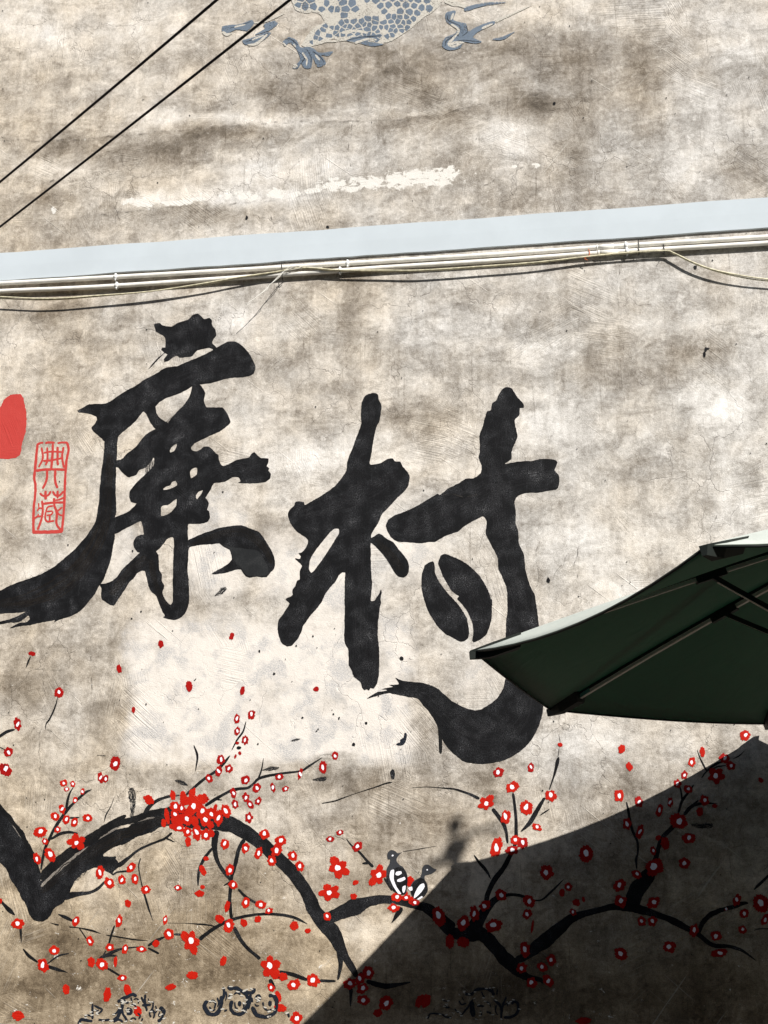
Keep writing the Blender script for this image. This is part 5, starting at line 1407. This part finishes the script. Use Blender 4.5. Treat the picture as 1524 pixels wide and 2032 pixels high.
    def curved_bar(name, j, t0, t1, dz, w, h, m, parent, n=10):
        vs, fs = [], []
        a = th + 2 * math.pi * j / 8
        side = Vector((-math.sin(a), math.cos(a), 0)) * w / 2
        for i in range(n + 1):
            t = t0 + (t1 - t0) * i / n
            c = rp(j, t, dz)
            for q in (c - side - Vector((0, 0, h)), c + side - Vector((0, 0, h)), c + side, c - side): vs.append(loc(q))
        for i in range(n):
            b = 4 * i
            for e in range(4):
                f2 = (e + 1) % 4
                fs.append((b + e, b + f2, b + 4 + f2, b + 4 + e))
        fs += [(3, 2, 1, 0), tuple(4 * n + q for q in (0, 1, 2, 3))]
        return mesh(name, vs, fs, m, parent)
    run = Vector((0, 0, -Hh - 0.16))
    TJ = 0.46
    for j in range(8):
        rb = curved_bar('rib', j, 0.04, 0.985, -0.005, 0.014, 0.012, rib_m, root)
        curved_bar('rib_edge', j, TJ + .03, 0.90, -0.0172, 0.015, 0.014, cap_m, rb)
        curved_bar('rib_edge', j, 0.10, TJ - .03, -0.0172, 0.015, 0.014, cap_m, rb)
        A = loc(rp(j, TJ, -0.026)); a = th + 2 * math.pi * j / 8
        B = loc(run + Vector((math.cos(a) * .05, math.sin(a) * .05, 0)))
        st = bar('strut', A, B, 0.013, 0.016, rib_m, root)
        dn = rot @ Vector((0, 0, -0.0105))
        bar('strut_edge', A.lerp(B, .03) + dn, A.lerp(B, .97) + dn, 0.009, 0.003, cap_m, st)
        bar('bracket', loc(rp(j, TJ - .035, -0.028)), loc(rp(j, TJ + .035, -0.028)), 0.020, 0.022, rib_m, rb)
        # pocket of black webbing that holds the rib end
        sd = Vector((-math.sin(a), math.cos(a), 0))
        pv = []
        for t, w, z0, z1 in ((1.010, .012, .006, -.020), (0.965, .032, .003, -.040), (0.900, .044, -.001, -.043)):
            c = rp(j, t)
            for sgn, zz in ((-1, z0), (1, z0), (1, z1), (-1, z1)):
                pv.append(loc(c + sd * w * sgn * (1 if zz == z0 else .5) + Vector((0, 0, zz - .003))))
        pf = [(0, 1, 2, 3), (11, 10, 9, 8)]
        for b in (0, 4):
            for e in range(4): pf.append((b + e, b + 4 + e, b + 4 + (e + 1) % 4, b + (e + 1) % 4))
        pk = mesh('corner_pocket', pv, pf, hem_m, root)
        bar('end_cap', loc(rp(j, 0.902, -0.022)), loc(rp(j, 0.868, -0.021)), 0.016, 0.014, tip_m, pk)
    tube('hub', [loc((0, 0, -0.06)), loc((0, 0, 0.0))], 0.05, rib_m, root, 16)
    tube('runner', [loc(run + Vector((0, 0, -.05))), loc(run + Vector((0, 0, .03)))], 0.055, rib_m, root, 16)
    tube('finial', [loc((0, 0, 0.0)), loc((0, 0, 0.02)), loc((0, 0, .045)), loc((0, 0, .07)), loc((0, 0, .085))], [.03, .012, .022, .018, .004], rib_m, root, 14)
    tube('pole', [Vector((0, 0, 0.03)), loc((0, 0, 0))], 0.021, rib_m, root, 16)
    bs = bmesh.new()
    bmesh.ops.create_cone(bs, cap_ends=True, segments=36, radius1=0.27, radius2=0.24, depth=0.06, matrix=Matrix.Translation((0, 0, 0.033)))
    bmesh.ops.create_cone(bs, cap_ends=True, segments=20, radius1=0.05, radius2=0.035, depth=0.2, matrix=Matrix.Translation((0, 0, 0.163)))
    me = bpy.data.meshes.new('base'); bs.to_mesh(me); bs.free(); me.materials.append(rib_m)
    link('base', me, root)


parasol()


# ------------------------------------------------------------------ houses added behind the viewpoint, out of view, to block low sky light
def sky_block_houses():
    wm = make_plain('grey_render', (0.13, 0.125, 0.12), 0.9, scale=2.0, var=0.3)
    gm = make_plain('dark_window_glass', (0.02, 0.024, 0.028), 0.1)
    fm = make_plain('brown_frame', (0.06, 0.045, 0.035), 0.6)
    rm = make_plain('dark_roof_tile', (0.05, 0.05, 0.052), 0.8, scale=9.0, var=0.3)

    def box(name, a, b, m, parent):
        (x0, y0, z0), (x1, y1, z1) = a, b
        v = [(x0, y0, z0), (x1, y0, z0), (x1, y1, z0), (x0, y1, z0), (x0, y0, z1), (x1, y0, z1), (x1, y1, z1), (x0, y1, z1)]
        return mesh(name, v, [(3, 2, 1, 0), (4, 5, 6, 7), (0, 1, 5, 4), (1, 2, 6, 5), (2, 3, 7, 6), (3, 0, 4, 7)], m, parent)
    for x0, x1, h, lab in ((-9, 3.9, 9.2, 'grey rendered house added out of view, left one of the pair'),
                           (4, 17, 8.2, 'grey rendered house added out of view, right one of the pair')):
        r = empty('sky_block_house', (0, 0, 0)); r.location = (x0, -11.2, 0)
        tag(r, lab, 'sky_block_house', 'houses added out of view')
        w = x1 - x0
        box('wall', (0, -6, 0), (w, 0, h), wm, r)
        box('roof', (-.3, -6.4, h + .002), (w + .3, .35, h + .22), rm, r)
        for fl in range(3):
            z = 0.9 + fl * 2.8
            for k in range(4):
                xx = 1.0 + k * (w - 2.0) / 4
                f = box('window', (xx, 0.002, z), (xx + 1.3, .06, z + 1.5), fm, r)
                box('pane', (xx + .08, .062, z + .08), (xx + .61, .07, z + 1.42), gm, f)
                box('pane', (xx + .69, .062, z + .08), (xx + 1.22, .07, z + 1.42), gm, f)


sky_block_houses()


# ------------------------------------------------------------------ iron post added out of view, top shaped to cast the small soft shadow
def shadow_post():
    target = wp(903, 1668)
    d = 3.9
    top = target - SUN * d
    m = make_plain('black_wrought_iron', (0.02, 0.02, 0.02), 0.5)
    root = empty('shadow_post', (top.x, top.y, 0))
    tag(root, 'slim black iron post with a scroll and ball finial added out of view to cast a small shadow', 'post')
    z = top.z
    tube('post', [(0, 0, 0), (0, 0, 1.2), (0, 0, z - .05)], [.05, .034, .026], m, root, 14)
    side = Vector((1, 0.67, 0)).normalized()
    tube('finial', [(0, 0, z + .0), (0, 0, z + .035), (0, 0, z + .045), (0, 0, z + .065), (0, 0, z + .09), (0, 0, z + .10)], [.010, .010, .026, .032, .022, .004], m, root, 14)
    tube('collar', [(0, 0, z - .07), (0, 0, z - .045), (0, 0, z - .02), (0, 0, z + .0)], [.028, .052, .045, .012], m, root, 16)
    ca = lambda t: Vector((0, 0, z - .045)) + side * (0.085 - 0.085 * math.cos(t)) + Vector((0, 0, 0.045 * math.sin(t)))
    tube('scroll', [ca(k * math.pi / 10) for k in range(11)], .010, m, root, 8)
    cb = lambda t: Vector((0, 0, z - .045)) - side * (0.045 - 0.045 * math.cos(t)) - Vector((0, 0, 0.025 * math.sin(t)))
    tube('scroll', [cb(k * math.pi / 10) for k in range(11)], .016, m, root, 8)


shadow_post()
